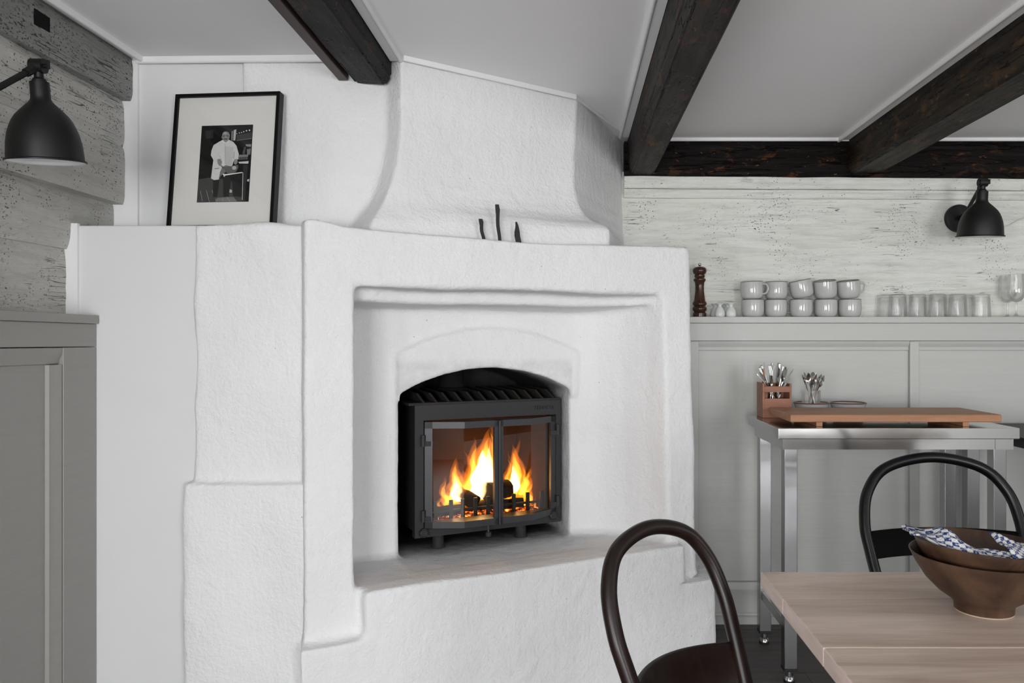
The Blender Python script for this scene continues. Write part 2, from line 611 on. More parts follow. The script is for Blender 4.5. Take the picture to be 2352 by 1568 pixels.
def log_bar(name, parent, mat, axis, a0, a1, z0, z1, face, bulge, seed, seg=60):
    """squared timber lying along x (axis 0, faces -y) or along y (axis 1, faces +x)"""
    rings = []
    m = 14
    for i in range(seg + 1):
        a = a0 + (a1 - a0) * i / seg
        ring = []
        for k in range(m + 1):
            v = k / m
            z = z0 + (z1 - z0) * v
            zz = z + 0.009 * noise.noise(Vector((a * 2.1, seed * 3.1 + (0 if v < 0.5 else 9), 0.3))) * (1 if v in (0.0, 1.0) else 0.3)
            prof = bulge * (1 - abs(2 * v - 1) ** 5)
            dd = prof + 0.0045 * noise.noise(Vector((a * 3.0, z * 9.0, seed))) + 0.0018 * noise.noise(Vector((a * 9.0, z * 40.0, seed + 4)))
            ring.append((a, face - dd, zz) if axis == 0 else (face + dd, a, zz))
        for zz in (z1, z0):
            ring.append((a, face + 0.06, zz) if axis == 0 else (face - 0.06, a, zz))
        rings.append(ring)
    o = link(name, loft(B(), rings), mat, parent)
    return smooth(o, 50)


# back wall: squared white-painted timbers above the panelling
wb = structure(link('wall_back', box(B(), LEFT_X - 0.2, RIGHT_X + 0.2, BACK_Y + 0.05, BACK_Y + 0.2, 0, CZ), 'roomwall'))
for k, (z0, z1) in enumerate([(0.0, 0.335), (0.330, 0.625), (0.620, 0.925), (0.920, 1.195), (1.188, 1.474), (1.464, 1.748), (1.738, 1.95)]):
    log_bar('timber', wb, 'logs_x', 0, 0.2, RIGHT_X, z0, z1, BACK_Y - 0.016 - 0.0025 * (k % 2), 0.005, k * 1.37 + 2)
# two moulded boards under the dark wall plate
for k, (z0, z1, yy) in enumerate([(1.868, 1.925, 0.030), (1.828, 1.866, 0.022)]):
    b = B()
    prof = [(0, z0), (-yy, z0 + 0.002), (-yy - 0.004, z0 + 0.008), (-yy - 0.004, z1 - 0.018), (-yy - 0.010, z1 - 0.010), (-yy - 0.010, z1), (0, z1)]
    rings = []
    for i in range(41):
        x = 0.235 + (RIGHT_X - 0.235) * i / 40
        dz = -0.010 * max(0, (x - 0.3)) / 1.7 + 0.002 * noise.noise(Vector((x * 3, k * 5.0, 0)))
        rings.append([(x, BACK_Y - 0.012 + yv, zv + dz) for yv, zv in prof])
    o = link('frieze_board', loft(b, rings), 'logs_x', wb)
    smooth(o, 30)

# left wall: big hewn timbers, with the window further back in the room
wl = structure(link('wall_left', box(B(), LEFT_X - 0.2, LEFT_X - 0.05, -0.7, BACK_Y, 0, CZ), 'roomwall'))
wbox = [(FRONT_Y, -1.75, 0, CZ), (-1.75, -0.75, 0, 0.50), (-1.75, -0.75, 1.60, CZ)]
b = B()
for y0, y1, z0, z1 in wbox:
    box(b, LEFT_X - 0.2, LEFT_X - 0.02, y0, y1, z0, z1)
box(b, LEFT_X - 0.2, LEFT_X - 0.02, -0.75, -0.7, 0, CZ)
link('inner_face', b, 'roomwall', wl)
for k, (z0, z1, fx, bg, mt) in enumerate([(1.20, 1.466, -1.436, 0.007, 'logs_y'), (1.462, 1.629, -1.424, 0.009, 'logs_y'), (1.624, 1.800, -1.386, 0.006, 'logs_y'), (1.796, 1.948, -1.388, 0.006, 'logs_y'), (1.945, CZ - 0.001, -1.362, 0.007, 'logs_top_shaded')]):
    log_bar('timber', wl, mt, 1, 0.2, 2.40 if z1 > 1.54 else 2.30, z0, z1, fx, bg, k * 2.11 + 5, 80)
# square mortise in the top timber: flush dark block for the hole's shade
b = B()
box(b, -1.3595, -1.3530, 1.955, 2.018, 2.000, 2.043, 0.003)
link('mortise_shade', b, 'soot', wl)

# the walls the camera turns its back to
wf = structure(link('wall_front', None or bpy.data.meshes.new('wall_front'), 'roomwall'))
b = B()
xs = LEFT_X - 0.2
for wall, c, hw, z0, z1 in WIN[:2]:
    box(b, xs, c - hw, FRONT_Y - 0.15, FRONT_Y, 0, CZ)
    box(b, c - hw, c + hw, FRONT_Y - 0.15, FRONT_Y, 0, z0)
    box(b, c - hw, c + hw, FRONT_Y - 0.15, FRONT_Y, z1, CZ)
    xs = c + hw
box(b, xs, RIGHT_X + 0.2, FRONT_Y - 0.15, FRONT_Y, 0, CZ)
b.to_mesh(wf.data)
b.free()
wr = structure(link('wall_right', bpy.data.meshes.new('wall_right'), 'roomwall'))
b = B()
box(b, RIGHT_X, RIGHT_X + 0.15, FRONT_Y, 0.15, 0, CZ)
box(b, RIGHT_X, RIGHT_X + 0.15, 1.25, BACK_Y, 0, CZ)
box(b, RIGHT_X, RIGHT_X + 0.15, 0.15, 1.25, 0, 0.75)
box(b, RIGHT_X, RIGHT_X + 0.15, 0.15, 1.25, 1.85, CZ)
b.to_mesh(wr.data)
b.free()
for k, (wall, c, hw, z0, z1) in enumerate(WIN):
    b = B()
    bars = []
    for u0, u1, v0, v1 in ((-hw, -hw + 0.06, z0, z1), (hw - 0.06, hw, z0, z1), (-hw, hw, z0, z0 + 0.06), (-hw, hw, z1 - 0.06, z1), (-0.04, 0.04, z0, z1), (-hw, hw, z0 + 0.36, z0 + 0.385), (-hw, hw, z0 + 0.73, z0 + 0.755)):
        if wall == 'front':
            box(b, c + u0, c + u1, FRONT_Y - 0.06, FRONT_Y - 0.02, v0, v1)
        elif wall == 'left':
            box(b, LEFT_X - 0.08, LEFT_X - 0.04, c + u0, c + u1, v0, v1)
        else:
            box(b, RIGHT_X + 0.02, RIGHT_X + 0.06, c + u0, c + u1, v0, v1)
    structure(link('window_%d' % (k + 1), b, 'trimw'))

# smooth boarded corner between the timber wall and the fireplace
structure(link('wall_ledge', box(B(), -1.440, -1.05, 2.205, 2.46, 0, 1.530, 0.004), 'board'))
structure(link('wall_corner', box(B(), -1.40, -0.98, 2.412, 2.56, 1.529, CZ), 'board'))

TRIM = [0]


def trim(pts, wid, thick, mat='trimw', round_r=0.007, side=1):
    """flat ceiling batten with a rounded inner edge, following a polyline at ceiling level; side = which side is inner"""
    TRIM[0] += 1
    rings = []
    P = [Vector((*p, 0)) for p in pts]
    for i, p in enumerate(P):
        d0 = (P[i] - P[i - 1]).normalized() if i else (P[1] - P[0]).normalized()
        d1 = (P[i + 1] - P[i]).normalized() if i < len(P) - 1 else d0
        n = (Vector((-d0.y, d0.x, 0)) + Vector((-d1.y, d1.x, 0)))
        n = n.normalized() / max(0.5, n.length / 2) * side
        prof = [(0, CZ + 0.004), (0, CZ - thick), (wid - round_r * 2, CZ - thick)]
        for k in range(7):
            a = PI * k / 6
            prof.append((wid - round_r - round_r * math.cos(a), CZ - thick - round_r * 0.9 * math.sin(a)))
        prof += [(wid, CZ + 0.004)]
        rings.append([(p.x + n.x * u, p.y + n.y * u, zz) for u, zz in prof])
    o = link('trim_%d' % TRIM[0], loft(B(), rings), mat)
    smooth(o, 35)
    return structure(o)


BE1 = (-0.715, -0.560)
BE2 = (0.250, 0.376)
BE3 = (1.205, 1.365)
trim([(-1.342, FRONT_Y), (-1.342, 2.40)], 0.022, 0.010, side=-1)
trim([(-1.342, 2.412), (-0.74, 2.395)], 0.018, 0.014, side=-1)
trim([(BE1[1] + 0.002, FRONT_Y), (BE1[1] + 0.002, 2.40)], 0.040, 0.012, side=-1)
trim([(-0.522, 2.398), (0.012, 2.778)], 0.018, 0.012, round_r=0.005, side=-1)
trim([(0.012, 2.778), (0.205, 3.22)], 0.012, 0.010, round_r=0.004, side=-1)
trim([(BE2[0] - 0.002, FRONT_Y), (BE2[0] - 0.002, 3.30)], 0.042, 0.012, side=1)
trim([(BE2[1], 3.362), (BE3[0], 3.362)], 0.016, 0.008, side=-1)
trim([(BE3[0] - 0.002, FRONT_Y), (BE3[0] - 0.002, 3.365)], 0.045, 0.010, side=1)
trim([(BE3[1], 3.362), (RIGHT_X, 3.362)], 0.016, 0.008, side=-1)

# scribed fillets between the timbers and the boarded corner
for k, (xa, xb, yy, z0, z1) in enumerate([(-1.425, -1.341, 2.402, 1.53, 2.07), (-1.434, -1.397, 2.196, 1.275, 1.535)]):
    TRIM[0] += 1
    b = B()
    rings = []
    for i in range(25):
        z = z0 + (z1 - z0) * i / 24
        wv = 0.006 * noise.noise(Vector((z * 11, k * 3.0, 1)))
        rings.append([(xa + wv, yy, z), (xb, yy, z), (xb, yy + 0.012, z), (xa + wv, yy + 0.012, z)])
    structure(link('trim_%d' % TRIM[0], loft(b, rings), 'trimw'))

# ------------------------------------------------------------------ beams


def beam(name, label, x0, x1, y0, y1, z0, mat, seed, tilt=0.0, side=None):
    t = thing(name, label, 'beam', ((x0 + x1) / 2, y0, z0))
    hw = (x1 - x0) / 2
    h = CZ - z0 + 0.03
    c = min(0.016, h * 0.18)
    prof = [(-hw, h), (-hw, c * 2.2), (-hw + 0.004, c * 1.9), (-hw + 0.003, c * 1.3), (-hw + c * 0.9, 0.003), (-hw + c * 1.25, 0.004), (-hw + c * 1.5, 0.0)]
    prof += [(x, 0.0) for x in (-hw * 0.5, -hw * 0.25, 0, hw * 0.25, hw * 0.5)]
    prof += [(-x, z) for x, z in prof[:7][::-1]]
    rings = []
    n = 90
    for i in range(n + 1):
        y = (y1 - y0) * i / n
        ring = []
        for x, z in prof:
            q = Vector((x * 6, y * 2.2, z * 6 + seed))
            q2 = Vector((x * 25, y * 9, z * 25 + seed))
            k = 0.0035 * noise.noise(q) + 0.0016 * noise.noise(q2)
            ring.append((x + k + 0.002 * noise.noise(Vector((seed, y * 1.4, 0))), y, z + k * 0.9 + tilt * x))
        rings.append(ring)
    o = link('timber', loft(B(), rings), mat, t)
    smooth(o, 28)
    return t


t1 = beam('ceiling_beam', 'dark beam ending above the framed picture, brown board along one side', -0.692, BE1[1], FRONT_Y, 2.43, 2.008, 'beam_a', 1.0, -0.05)
o = link('side_board', box(B(), -0.096, -0.066, 0.0, 5.115, 0.004, 0.10, 0.003), 'sideboard', t1)
beam('ceiling_beam', 'chamfered dark beam resting on the wall plate beside the chimney breast', BE2[0], BE2[1], FRONT_Y, 3.40, 1.926, 'beam_b', 5.0)
beam('ceiling_beam', 'brown weathered beam meeting the wall plate near the round plate lamp', BE3[0], BE3[1], FRONT_Y, 3.40, 1.932, 'beam_c', 9.0)
tp = thing('wall_plate_beam', 'dark reddish wall plate beam lying along the top of the back wall', 'beam', (0.235, 3.37, 1.92))
rings = []
for i in range(81):
    x = 3.06 * i / 80
    dz = -0.012 * max(0, x - 0.1) / 1.7 + 0.003 * noise.noise(Vector((x * 6, 0, 3)))
    f = 0.004 * noise.noise(Vector((x * 4, 2, 0)))
    rings.append([(x, 0.06, dz), (x, 0.003 + f, dz), (x, f, dz + 0.012), (x, -0.002 + f, 0.08), (x, f, 0.150), (x, 0.06, 0.155)])
g_obj = link('timber', loft(B(), rings), beam_mat('reddish_wall_plate_wood', (0.0025, 0.0012, 0.0011), (0.0055, 0.0024, 0.0021), (0.11, 0.046, 0.018), 0.0, 0), tp)
smooth(g_obj, 30)

# ------------------------------------------------------------------ masonry fireplace
FX, FY, FA = -0.735, 2.144, math.radians(27.5)
FC, FS = math.cos(FA), math.sin(FA)


def wl2(x, y):
    """world plan point -> fireplace plan point"""
    dx, dy = x - FX, y - FY
    return (dx * FC + dy * FS, -dx * FS + dy * FC)


def fp(px, py, d):
    """pixel -> (s, z) on the fireplace plane at depth d behind its front"""
    t = (px - 1310) / 1780
    bx, by = FX - FS * d, FY + FC * d
    s = (t * by - bx) / (FC - FS * t)
    Y = by + FS * s
    return s, 1.2 - (py - 784) / 1780 * Y


def temp(bm):
    me = bpy.data.meshes.new('temp')
    bmesh.ops.recalc_face_normals(bm, faces=bm.faces[:])
    bm.to_mesh(me)
    bm.free()
    o = bpy.data.objects.new('temp', me)
    COL.objects.link(o)
    return o


def bake(o):
    dg = bpy.context.evaluated_depsgraph_get()
    dg.update()
    me = bpy.data.meshes.new_from_object(o.evaluated_get(dg))
    o.modifiers.clear()
    old = o.data
    o.data = me
    bpy.data.meshes.remove(old)
    return o


def cut(o, cutter):
    m = o.modifiers.new('cut', 'BOOLEAN')
    m.operation = 'DIFFERENCE'
    m.solver = 'EXACT'
    m.object = cutter
    bake(o)
    bpy.data.objects.remove(cutter)


def remesh(o, v, it=6, fac=0.5):
    m = o.modifiers.new('remesh', 'REMESH')
    m.mode = 'VOXEL'
    m.voxel_size = v
    if it:
        s = o.modifiers.new('smooth', 'SMOOTH')
        s.iterations = it
        s.factor = fac
    return bake(o)


def roughen(o, amp=0.004, s=3.2, amp2=0.0012, s2=26, fn=None, seed=0.0):
    me = o.data
    nr = [v.normal.copy() for v in me.vertices]
    for v, n in zip(me.vertices, nr):
        p = v.co
        k = amp * nz(p, s, seed) + amp2 * nz(p, s2, seed + 7)
        q = p + n * k
        if fn:
            q = fn(q)
        v.co = q
    me.update()


def finish(o, name, mat, parent):
    o.name = name
    o.data.name = name
    o.data.materials.clear()
    o.data.materials.append(MT[mat])
    o.parent = parent
    o.data.polygons.foreach_set('use_smooth', [True] * len(o.data.polygons))
    o.data.update()
    return o


fire = thing('masonry_fireplace', 'white plastered corner fireplace with arched stove niche and chimney breast', 'fireplace', (FX, FY, 0), FA)
body = temp(prism(B(), [(0, 0), (1.30, 0), (1.663, 0.60), (0.6, 1.1), (0.084, 0.301), (0, 0.0635)], 0, 1.532))


def sloped(poly, z0, ztop):
    return loft(B(), [[(x, y, z0) for x, y in poly], [(x, y, ztop(x, y)) for x, y in poly]])


plan_a = [(0.137, -0.2), (1.190, -0.2), (1.190, 0.0), (1.165, 0.08), (1.12, 0.17), (1.06, 0.235), (0.99, 0.262), (0.17, 0.272), (0.137, 0.24)]
plan_b = [(0.137, -0.2), (1.190, -0.2), (1.190, 0.0), (1.175, 0.03), (1.12, 0.075), (0.99, 0.10), (0.30, 0.10), (0.150, 0.07), (0.137, 0.04)]
cut(body, temp(sloped(plan_a, 0.40, lambda x, y: 1.338 - 0.12 * max(0, y))))
cut(body, temp(sloped(plan_b, 0.60, lambda x, y: 1.360 - 0.03 * max(0, y))))


def arch(s0, s1, zs, zt, n=24):
    """points of a segmental arch from s1 back to s0"""
    c = (s0 + s1) / 2
    hw = (s1 - s0) / 2
    h = zt - zs
    r = (hw * hw + h * h) / (2 * h)
    a = math.asin(hw / r)
    return [(c + r * math.sin(a * (1 - 2 * i / n)), zs + h - r + r * math.cos(a * (1 - 2 * i / n))) for i in range(n + 1)]


bm = B()
bm.from_mesh(body.data)
box(bm, 0.155, 1.225, -0.045, 0.45, 0.02, 0.495)
loft(bm, [[(-0.02, -0.045, 0), (1.375, -0.045, 0), (1.52, 0.30, 0), (0.05, 0.30, 0)], [(-0.02, -0.045, 0.36), (1.37, -0.045, 0.36), (1.51, 0.30, 0.39), (0.05, 0.30, 0.40)]])
oa = [(0.985, 1.0)] + arch(0.328, 0.985, 1.160, 1.243) + [(0.328, 1.0)]
loft(bm, [[(s, 0.248, z) for s, z in oa], [(s, 0.33, z) for s, z in oa]])
bm.to_mesh(body.data)
bm.free()
remesh(body, 0.009, 1)
op = [(0.955, 0.44), (0.955, 1.026)] + arch(0.336, 0.955, 1.028, 1.110)[1:-1] + [(0.336, 1.028), (0.336, 0.44)]
# opening with its floor level with the hearth
op = [(s, max(z, 0.492)) for s, z in op]
cut(body, temp(loft(B(), [[(s, 0.08, z) for s, z in op], [(s, 0.74, z) for s, z in op]])))
remesh(body, 0.0068, 4)


def shape_body(q):
    s, d, z = q
    q = Vector(q)
    if s > 0.85:      # the right flank swells a little towards the floor
        q.x += 0.034 * ((s - 0.85) / 0.45) * (1.53 - z) / 1.0 * (1 if z > 0.37 else 0.35)
    if z > 1.40 and d < 0.4:   # the mantel edge sags between its corners
        k = (z - 1.40) / 0.13
        q.z += k * (-0.016 * max(0, math.sin(PI * min(1, max(0, (s + 0.02) / 1.22)))) ** 1.3 + 0.012 * math.exp(-((s - 0.03) / 0.06) ** 2))
    return q


roughen(body, 0.0065, 3.4, 0.0013, 24, shape_body, 3.0)
finish(body, 'hearth_body', 'plaster_soot', fire)

# chimney breast, flaring at the foot, built as rings in world plan then moved to the fireplace frame
LV = [(1.45, (-0.612, 2.288), (0.136, 2.70)), (1.56, (-0.594, 2.318), (0.136, 2.70)), (1.592, (-0.582, 2.340), (0.136, 2.702)), (1.608, (-0.575, 2.350), (0.118, 2.712)),
      (1.625, (-0.568, 2.360), (0.080, 2.728)), (1.65, (-0.558, 2.370), (0.050, 2.745)), (1.69, (-0.546, 2.380), (0.030, 2.757)),
      (1.75, (-0.533, 2.390), (0.016, 2.765)), (1.84, (-0.525, 2.396), (0.014, 2.770)), (2.14, (-0.525, 2.396), (0.028, 2.790))]
rings = []
for z, a, c in LV:
    pl = [a, c, (0.245, 3.46), (-0.2, 3.46), (a[0] - 0.15, a[1] + 0.16)]
    rings.append([(*wl2(*p), z) for p in pl])
bmx = B()
loft(bmx, rings)
# plastered wall face to the left of the breast, under the first beam
loft(bmx, [[(*wl2(*p), z) for p in [(-1.018, 2.398), (-0.74, 2.404), (-0.60, 2.455), (-0.50, 2.47), (-0.42, 2.72), (-1.018, 2.62)]] for z in (1.46, 2.11)])
br = remesh(temp(bmx), 0.0085, 6)


def clip_top(q):
    q = Vector(q)
    q.z = min(q.z, CZ + 0.02)
    return q


roughen(br, 0.006, 4.0, 0.0012, 26, clip_top, 11.0)
finish(br, 'chimney_breast', 'plaster', fire)

bmx = B()
for x0, x1, y0, y1, z0, z1 in ((-1.066, -0.70, 2.190, 2.42, 0.0, 1.531), (-1.083, -0.70, 2.168, 2.42, 0.0, 0.800)):
    loft(bmx, [[(*wl2(*p), z) for p in [(x0, y0), (x1, y0), (x1, y1), (x0, y1)]] for z in (z0, z1)])
pr = remesh(temp(bmx), 0.0085, 5)
roughen(pr, 0.012, 5.5, 0.0012, 26, None, 21.0)
finish(pr, 'side_pier', 'plaster', fire)

# stone slab let into the floor before the hearth
b = B()
prism(b, [(0.0, -0.052), (1.385, -0.052), (1.410, -0.02), (1.434, -0.09), (1.40, -0.50), (0.0, -0.50)], 0.0, 0.006)
o = link('hearth_stone', b, 'slab', None)
o.location = (FX, FY, 0)
o.rotation_euler = (0, 0, FA)
tag(o, 'pale stone slab on the floor in front of the white fireplace', 'stone slab')

# damper irons sticking up behind the mantel edge
for nm, (p0, p1, wd, fl_), lb in (('damper_handle', ((1112, 560), (1103, 503), 0.0105, 0), 'short bent iron damper handle standing on the mantel'),
                                  ('damper_handle', ((1148, 566), (1141, 470), 0.0105, 0), 'tallest straight iron damper handle, middle of three on the mantel'),
                                  ('damper_handle', ((1192, 572), (1186, 510), 0.017, 1), 'flat pointed grey iron damper blade on the mantel')):
    Yd = 2.435 + (p0[0] - 1110) * 0.0007
    a, c = at(*p0, Yd), at(*p1, Yd)
    t = thing(nm, lb, 'damper', (a.x, a.y, a.z), FA * 0.6)
    d = c - a
    rings = []
    for i in range(9):
        u = i / 8
        x = d.x * u + 0.0015 * math.sin(u * 9)
        if fl_:
            w2 = wd / 2 * (1 if u < 0.6 else 1 - 0.75 * (u - 0.6) / 0.4)
            off = -0.004 * max(0, u - 0.6)
        else:
            w2 = wd / 2 * (0.9 + 0.15 * u) * (1.25 if 0.86 < u < 0.97 else 1)
            off = 0
        th = 0.0035
        rings.append([(x - w2 + off, -th, d.z * u), (x + w2 + off, -th, d.z * u), (x + w2 + off, th, d.z * u), (x - w2 + off, th, d.z * u)])
    link('bar', loft(B(), rings), 'iron_dark', t)

# ------------------------------------------------------------------ stove insert
st = thing('wood_stove', 'grey cast iron stove insert with two glass doors in the niche', 'stove', (FX, FY, 0), FA)
S0, S1, Z0, Z1, D0 = 0.398, 0.945, 0.540, 0.985, 0.300
# front plate with the door opening
b = B()
a0, a1, h0, h1 = 0.428, 0.925, 0.566, 0.934
box(b, S0, a0, D0, D0 + 0.03, Z0, Z1)
box(b, a1, S1, D0, D0 + 0.03, Z0, Z1)
box(b, a0, a1, D0, D0 + 0.03, Z0, h0)
box(b, a0, a1, D0, D0 + 0.03, h1, Z1)
bmesh.ops.remove_doubles(b, verts=b.verts, dist=1e-5)
link('front_plate', b, 'iron', st)
# casing around the fire chamber
b = B()
box(b, S0 + 0.012, S0 + 0.03, D0 + 0.03, 0.66, Z0 + 0.01, Z1)
box(b, S1 - 0.03, S1 - 0.012, D0 + 0.03, 0.66, Z0 + 0.01, Z1)
box(b, S0 + 0.03, S1 - 0.03, 0.645, 0.66, Z0 + 0.01, Z1)
box(b, S0 + 0.03, S1 - 0.03, D0 + 0.03, 0.645, Z0 + 0.01, Z0 + 0.02)
box(b, S0 - 0.02, S1, D0 + 0.004, 0.66, Z1, Z1 + 0.008)
link('casing', b, 'iron_dark', st)
b = B()
box(b, S0 + 0.031, S0 + 0.045, D0 + 0.035, 0.62, Z0 + 0.021, Z1 - 0.03)
box(b, S1 - 0.045, S1 - 0.031, D0 + 0.035, 0.62, Z0 + 0.021, Z1 - 0.03)
box(b, S0 + 0.045, S1 - 0.045, 0.605, 0.62, Z0 + 0.021, Z1 - 0.03)
link('fire_lining', b, 'firebrick', st)
for k in range(12):
    s = 0.412 + k * 0.0445
    b = B()
    lean = 0.016
    fin = [(0.012, 0.0), (0.050, 0.030), (0.20, 0.036), (0.30, 0.034), (0.30, 0.0)]
    loft(b, [[(s + lean * (1 - z / 0.036) + dx, D0 + d, Z1 + 0.008 + z) for d, z in fin] for dx in (0.0, 0.009)])
    link('vent_fin', b, 'iron_dark', st)
# doors: two bowed leaves meeting in the middle
for side in (0, 1):
    pl = [(0.431, 0.297), (0.552, 0.240), (0.6765, 0.240)]
    if side:
        pl = [(1.353 - s, d) for s, d in pl[::-1]]
    dr = bpy.data.objects.new('door', None)
    COL.objects.link(dr)
    dr.parent = st
    zb, zt, rw = 0.571, 0.929, 0.022
    b = B()
    for z0_, z1_ in ((zb, zb + rw), (zt - rw, zt)):
        poly = pl + [(pl[-1][0], D0 + 0.006), (pl[0][0], D0 + 0.006)]
        prism(b, poly, z0_, z1_)
    outer, inner = (0, -1) if side == 0 else (-1, 0)
    # outer stile follows the slanted facet, inner stile the flat one
    sw = 0.026
    for idx in (0, -1):
        p = Vector((*pl[idx], 0))
        q = Vector((*pl[1], 0))
        d = (q - p).normalized()
        e = p + d * (sw if idx == outer else 0.016)
        nn = Vector((0, 0.016, 0))
        loft(b, [[(p.x, p.y, z), (e.x, e.y, z), (e.x + nn.x, e.y + nn.y, z), (p.x + nn.x, p.y + nn.y, z)] for z in (zb, zt)])
    link('door_frame', b, 'iron_door', dr)
    b = B()
    off = 0.007
    ring = [(s, d + off) for s, d in pl] + [(s, d + off + 0.003) for s, d in pl[::-1]]
    prism(b, ring, zb + rw * 0.6, zt - rw * 0.6)
    link('pane', b, 'pane', dr)
    for zc in (0.615, 0.868) if side == 0 else (0.620, 0.880):
        b = B()
        sx = 0.424 if side == 0 else 0.929
        tube(b, [(sx, D0 - 0.008, zc - 0.020), (sx, D0 - 0.008, zc + 0.018)], 0.0075, 10)
        dx = 0.034 * (1 if side == 0 else -1)
        box(b, min(sx, sx + dx), max(sx, sx + dx), D0 - 0.012, D0 - 0.004, zc - 0.020, zc - 0.004)
        link('hinge', b, 'iron', dr)
b = B()
box(b, 0.6735, 0.6795, 0.229, 0.240, 0.571, 0.929, 0.002)
link('closing_strip', b, 'iron_door', st)
for s, z in ((0.428, 0.557), (0.912, 0.566)):
    b = B()
    m = Matrix.Translation((s, D0, z)) @ Matrix.Rotation(PI / 2, 4, 'X')
    lathe(b, [(0, 0.014), (0.010, 0.014), (0.0155, 0.010), (0.0165, 0.0), (0, 0)], 24)
    box(b, -0.003, 0.003, -0.017, 0.017, 0.012, 0.018)
    b.transform(Matrix.Translation((s, D0, z)) @ Matrix.Rotation(PI / 2, 4, 'X') @ Matrix.Rotation(0.9, 4, 'Z'))
    smooth(link('air_knob', b, 'iron', st), 35)
b = B()
tube(b, [(0.640, 0.250, 0.573), (0.640, 0.246, 0.545)], 0.004, 8)
tube(b, [(0.640, 0.246, 0.547), (0.640, 0.246, 0.533)], 0.010, 12)
link('latch_handle', b, 'iron', st)
for s in (0.49, 0.80):
    b = B()
    lathe(b, [(0, 0.046), (0.019, 0.046), (0.020, 0.01), (0.025, 0.0), (0, 0.0)], 20, (s, D0 + 0.035, 0.4945))
    smooth(link('foot', b, 'iron_dark', st), 35)
b = B()
lathe(b, [(0.058, 0.0), (0.058, 0.035), (0.047, 0.04), (0.047, 0.135), (0, 0.135)], 24, (0.60, 0.52, Z1 + 0.008))
smooth(link('flue_collar', b, 'soot', st), 35)
cu = bpy.data.curves.new('lettering', 'FONT')
cu.body = 'KEDDY LS'
cu.size = 0.0180
cu.extrude = 0.0022
cu.offset = 0.0003
cu.space_character = 1.12
co = bpy.data.objects.new('temp', cu)
COL.objects.link(co)
bpy.context.view_layer.update()
me = bpy.data.meshes.new_from_object(co.evaluated_get(bpy.context.evaluated_depsgraph_get()))
bpy.data.objects.remove(co)
bpy.data.curves.remove(cu)
bm = B()
bm.from_mesh(me)
bm.transform(Matrix.Translation((0.840, D0 - 0.0012, 0.955)) @ Matrix.Rotation(PI / 2, 4, 'X') @ Matrix.Diagonal((0.86, 1, 1, 1)))
link('lettering', bm, 'iron', st)['label'] = 'raised cast letters KEDDY LS'

# grate and fire
gr = thing('fire_grate', 'black iron grate with upright bars holding the burning wood', 'grate', (FX, FY, 0), FA)
for px_, hh in ((1003, 1), (1036, 0), (1063, 0), (1092, 0), (1121, 0), (1180, 0), (1212, 0), (1240, 1)):
    s, z = fp(px_, 1196, 0.36)
    b = B()
    tp_ = 0.008 * (-1 if px_ < 1010 else (1 if px_ > 1235 else 0))
    loft(b, [[(s - 0.006, 0.355, 0.5655), (s + 0.006, 0.355, 0.5655), (s + 0.006, 0.365, 0.5655), (s - 0.006, 0.365, 0.5655)],
             [(s - 0.006 + tp_, 0.355, 0.645), (s + 0.006 + tp_, 0.355, 0.645), (s + 0.006 + tp_, 0.365, 0.645), (s - 0.006 + tp_, 0.365, 0.645)]])
    link('grate_bar', b, 'iron_dark', gr)
b = B()
box(b, 0.475, 0.885, 0.352, 0.368, 0.5612, 0.572)
box(b, 0.475, 0.885, 0.356, 0.364, 0.605, 0.612)
box(b, 0.475, 0.885, 0.56, 0.57, 0.5612, 0.572)
link('grate_rail', b, 'iron_dark', gr)
b = B()
N_ = 26
V = [[b.verts.new((0.465 + 0.43 * i / N_, 0.375 + 0.17 * j / 8, 0.563 + 0.018 * (0.5 + noise.noise(Vector((i * 0.9, j * 0.9, 1)))) + 0.010 * math.sin(PI * j / 8))) for j in range(9)] for i in range(N_ + 1)]
for i in range(N_):
    for j in range(8):
        b.faces.new((V[i][j], V[i + 1][j], V[i + 1][j + 1], V[i][j + 1]))
o = link('ember_bed', b, 'ember', None)
o.location = (FX, FY, 0)
o.rotation_euler = (0, 0, FA)
o['kind'] = 'stuff'
tag(smooth(o, None), 'glowing orange embers on the stove floor under the logs', 'embers')


def firelog(p, q, r, lb, mat='char'):
    p, q = Vector(p), Vector(q)
    t = thing('firewood_log', lb, 'firewood', (FX, FY, 0), FA, 'logs burning in the stove')
    b = B()
    pts = [p + (q - p) * k / 8 for k in range(9)]
    tube(b, pts, r, 14)
    for v in b.verts:
        v.co += Vector((nz(v.co, 40, 1), nz(v.co, 40, 2), nz(v.co, 40, 3))) * 0.006
    smooth(link('bark', b, mat, t), 50)


firelog((0.575, 0.47, 0.668), (0.650, 0.392, 0.618), 0.026, 'charred log leaning against the grate bars, flames above it')
firelog((0.700, 0.41, 0.650), (0.80, 0.47, 0.643), 0.035, 'thick dark log lying behind the stove door, sawn end showing')
firelog((0.485, 0.40, 0.600), (0.60, 0.42, 0.598), 0.019, 'thin log glowing low in the grate, beside the leaning log')
firelog((0.62, 0.45, 0.598), (0.84, 0.40, 0.600), 0.017, 'thin log lying on the embers under the thick log')

fr = thing('fire', 'bright yellow and orange flames burning behind the stove glass', 'fire', (FX, FY, 0), FA)


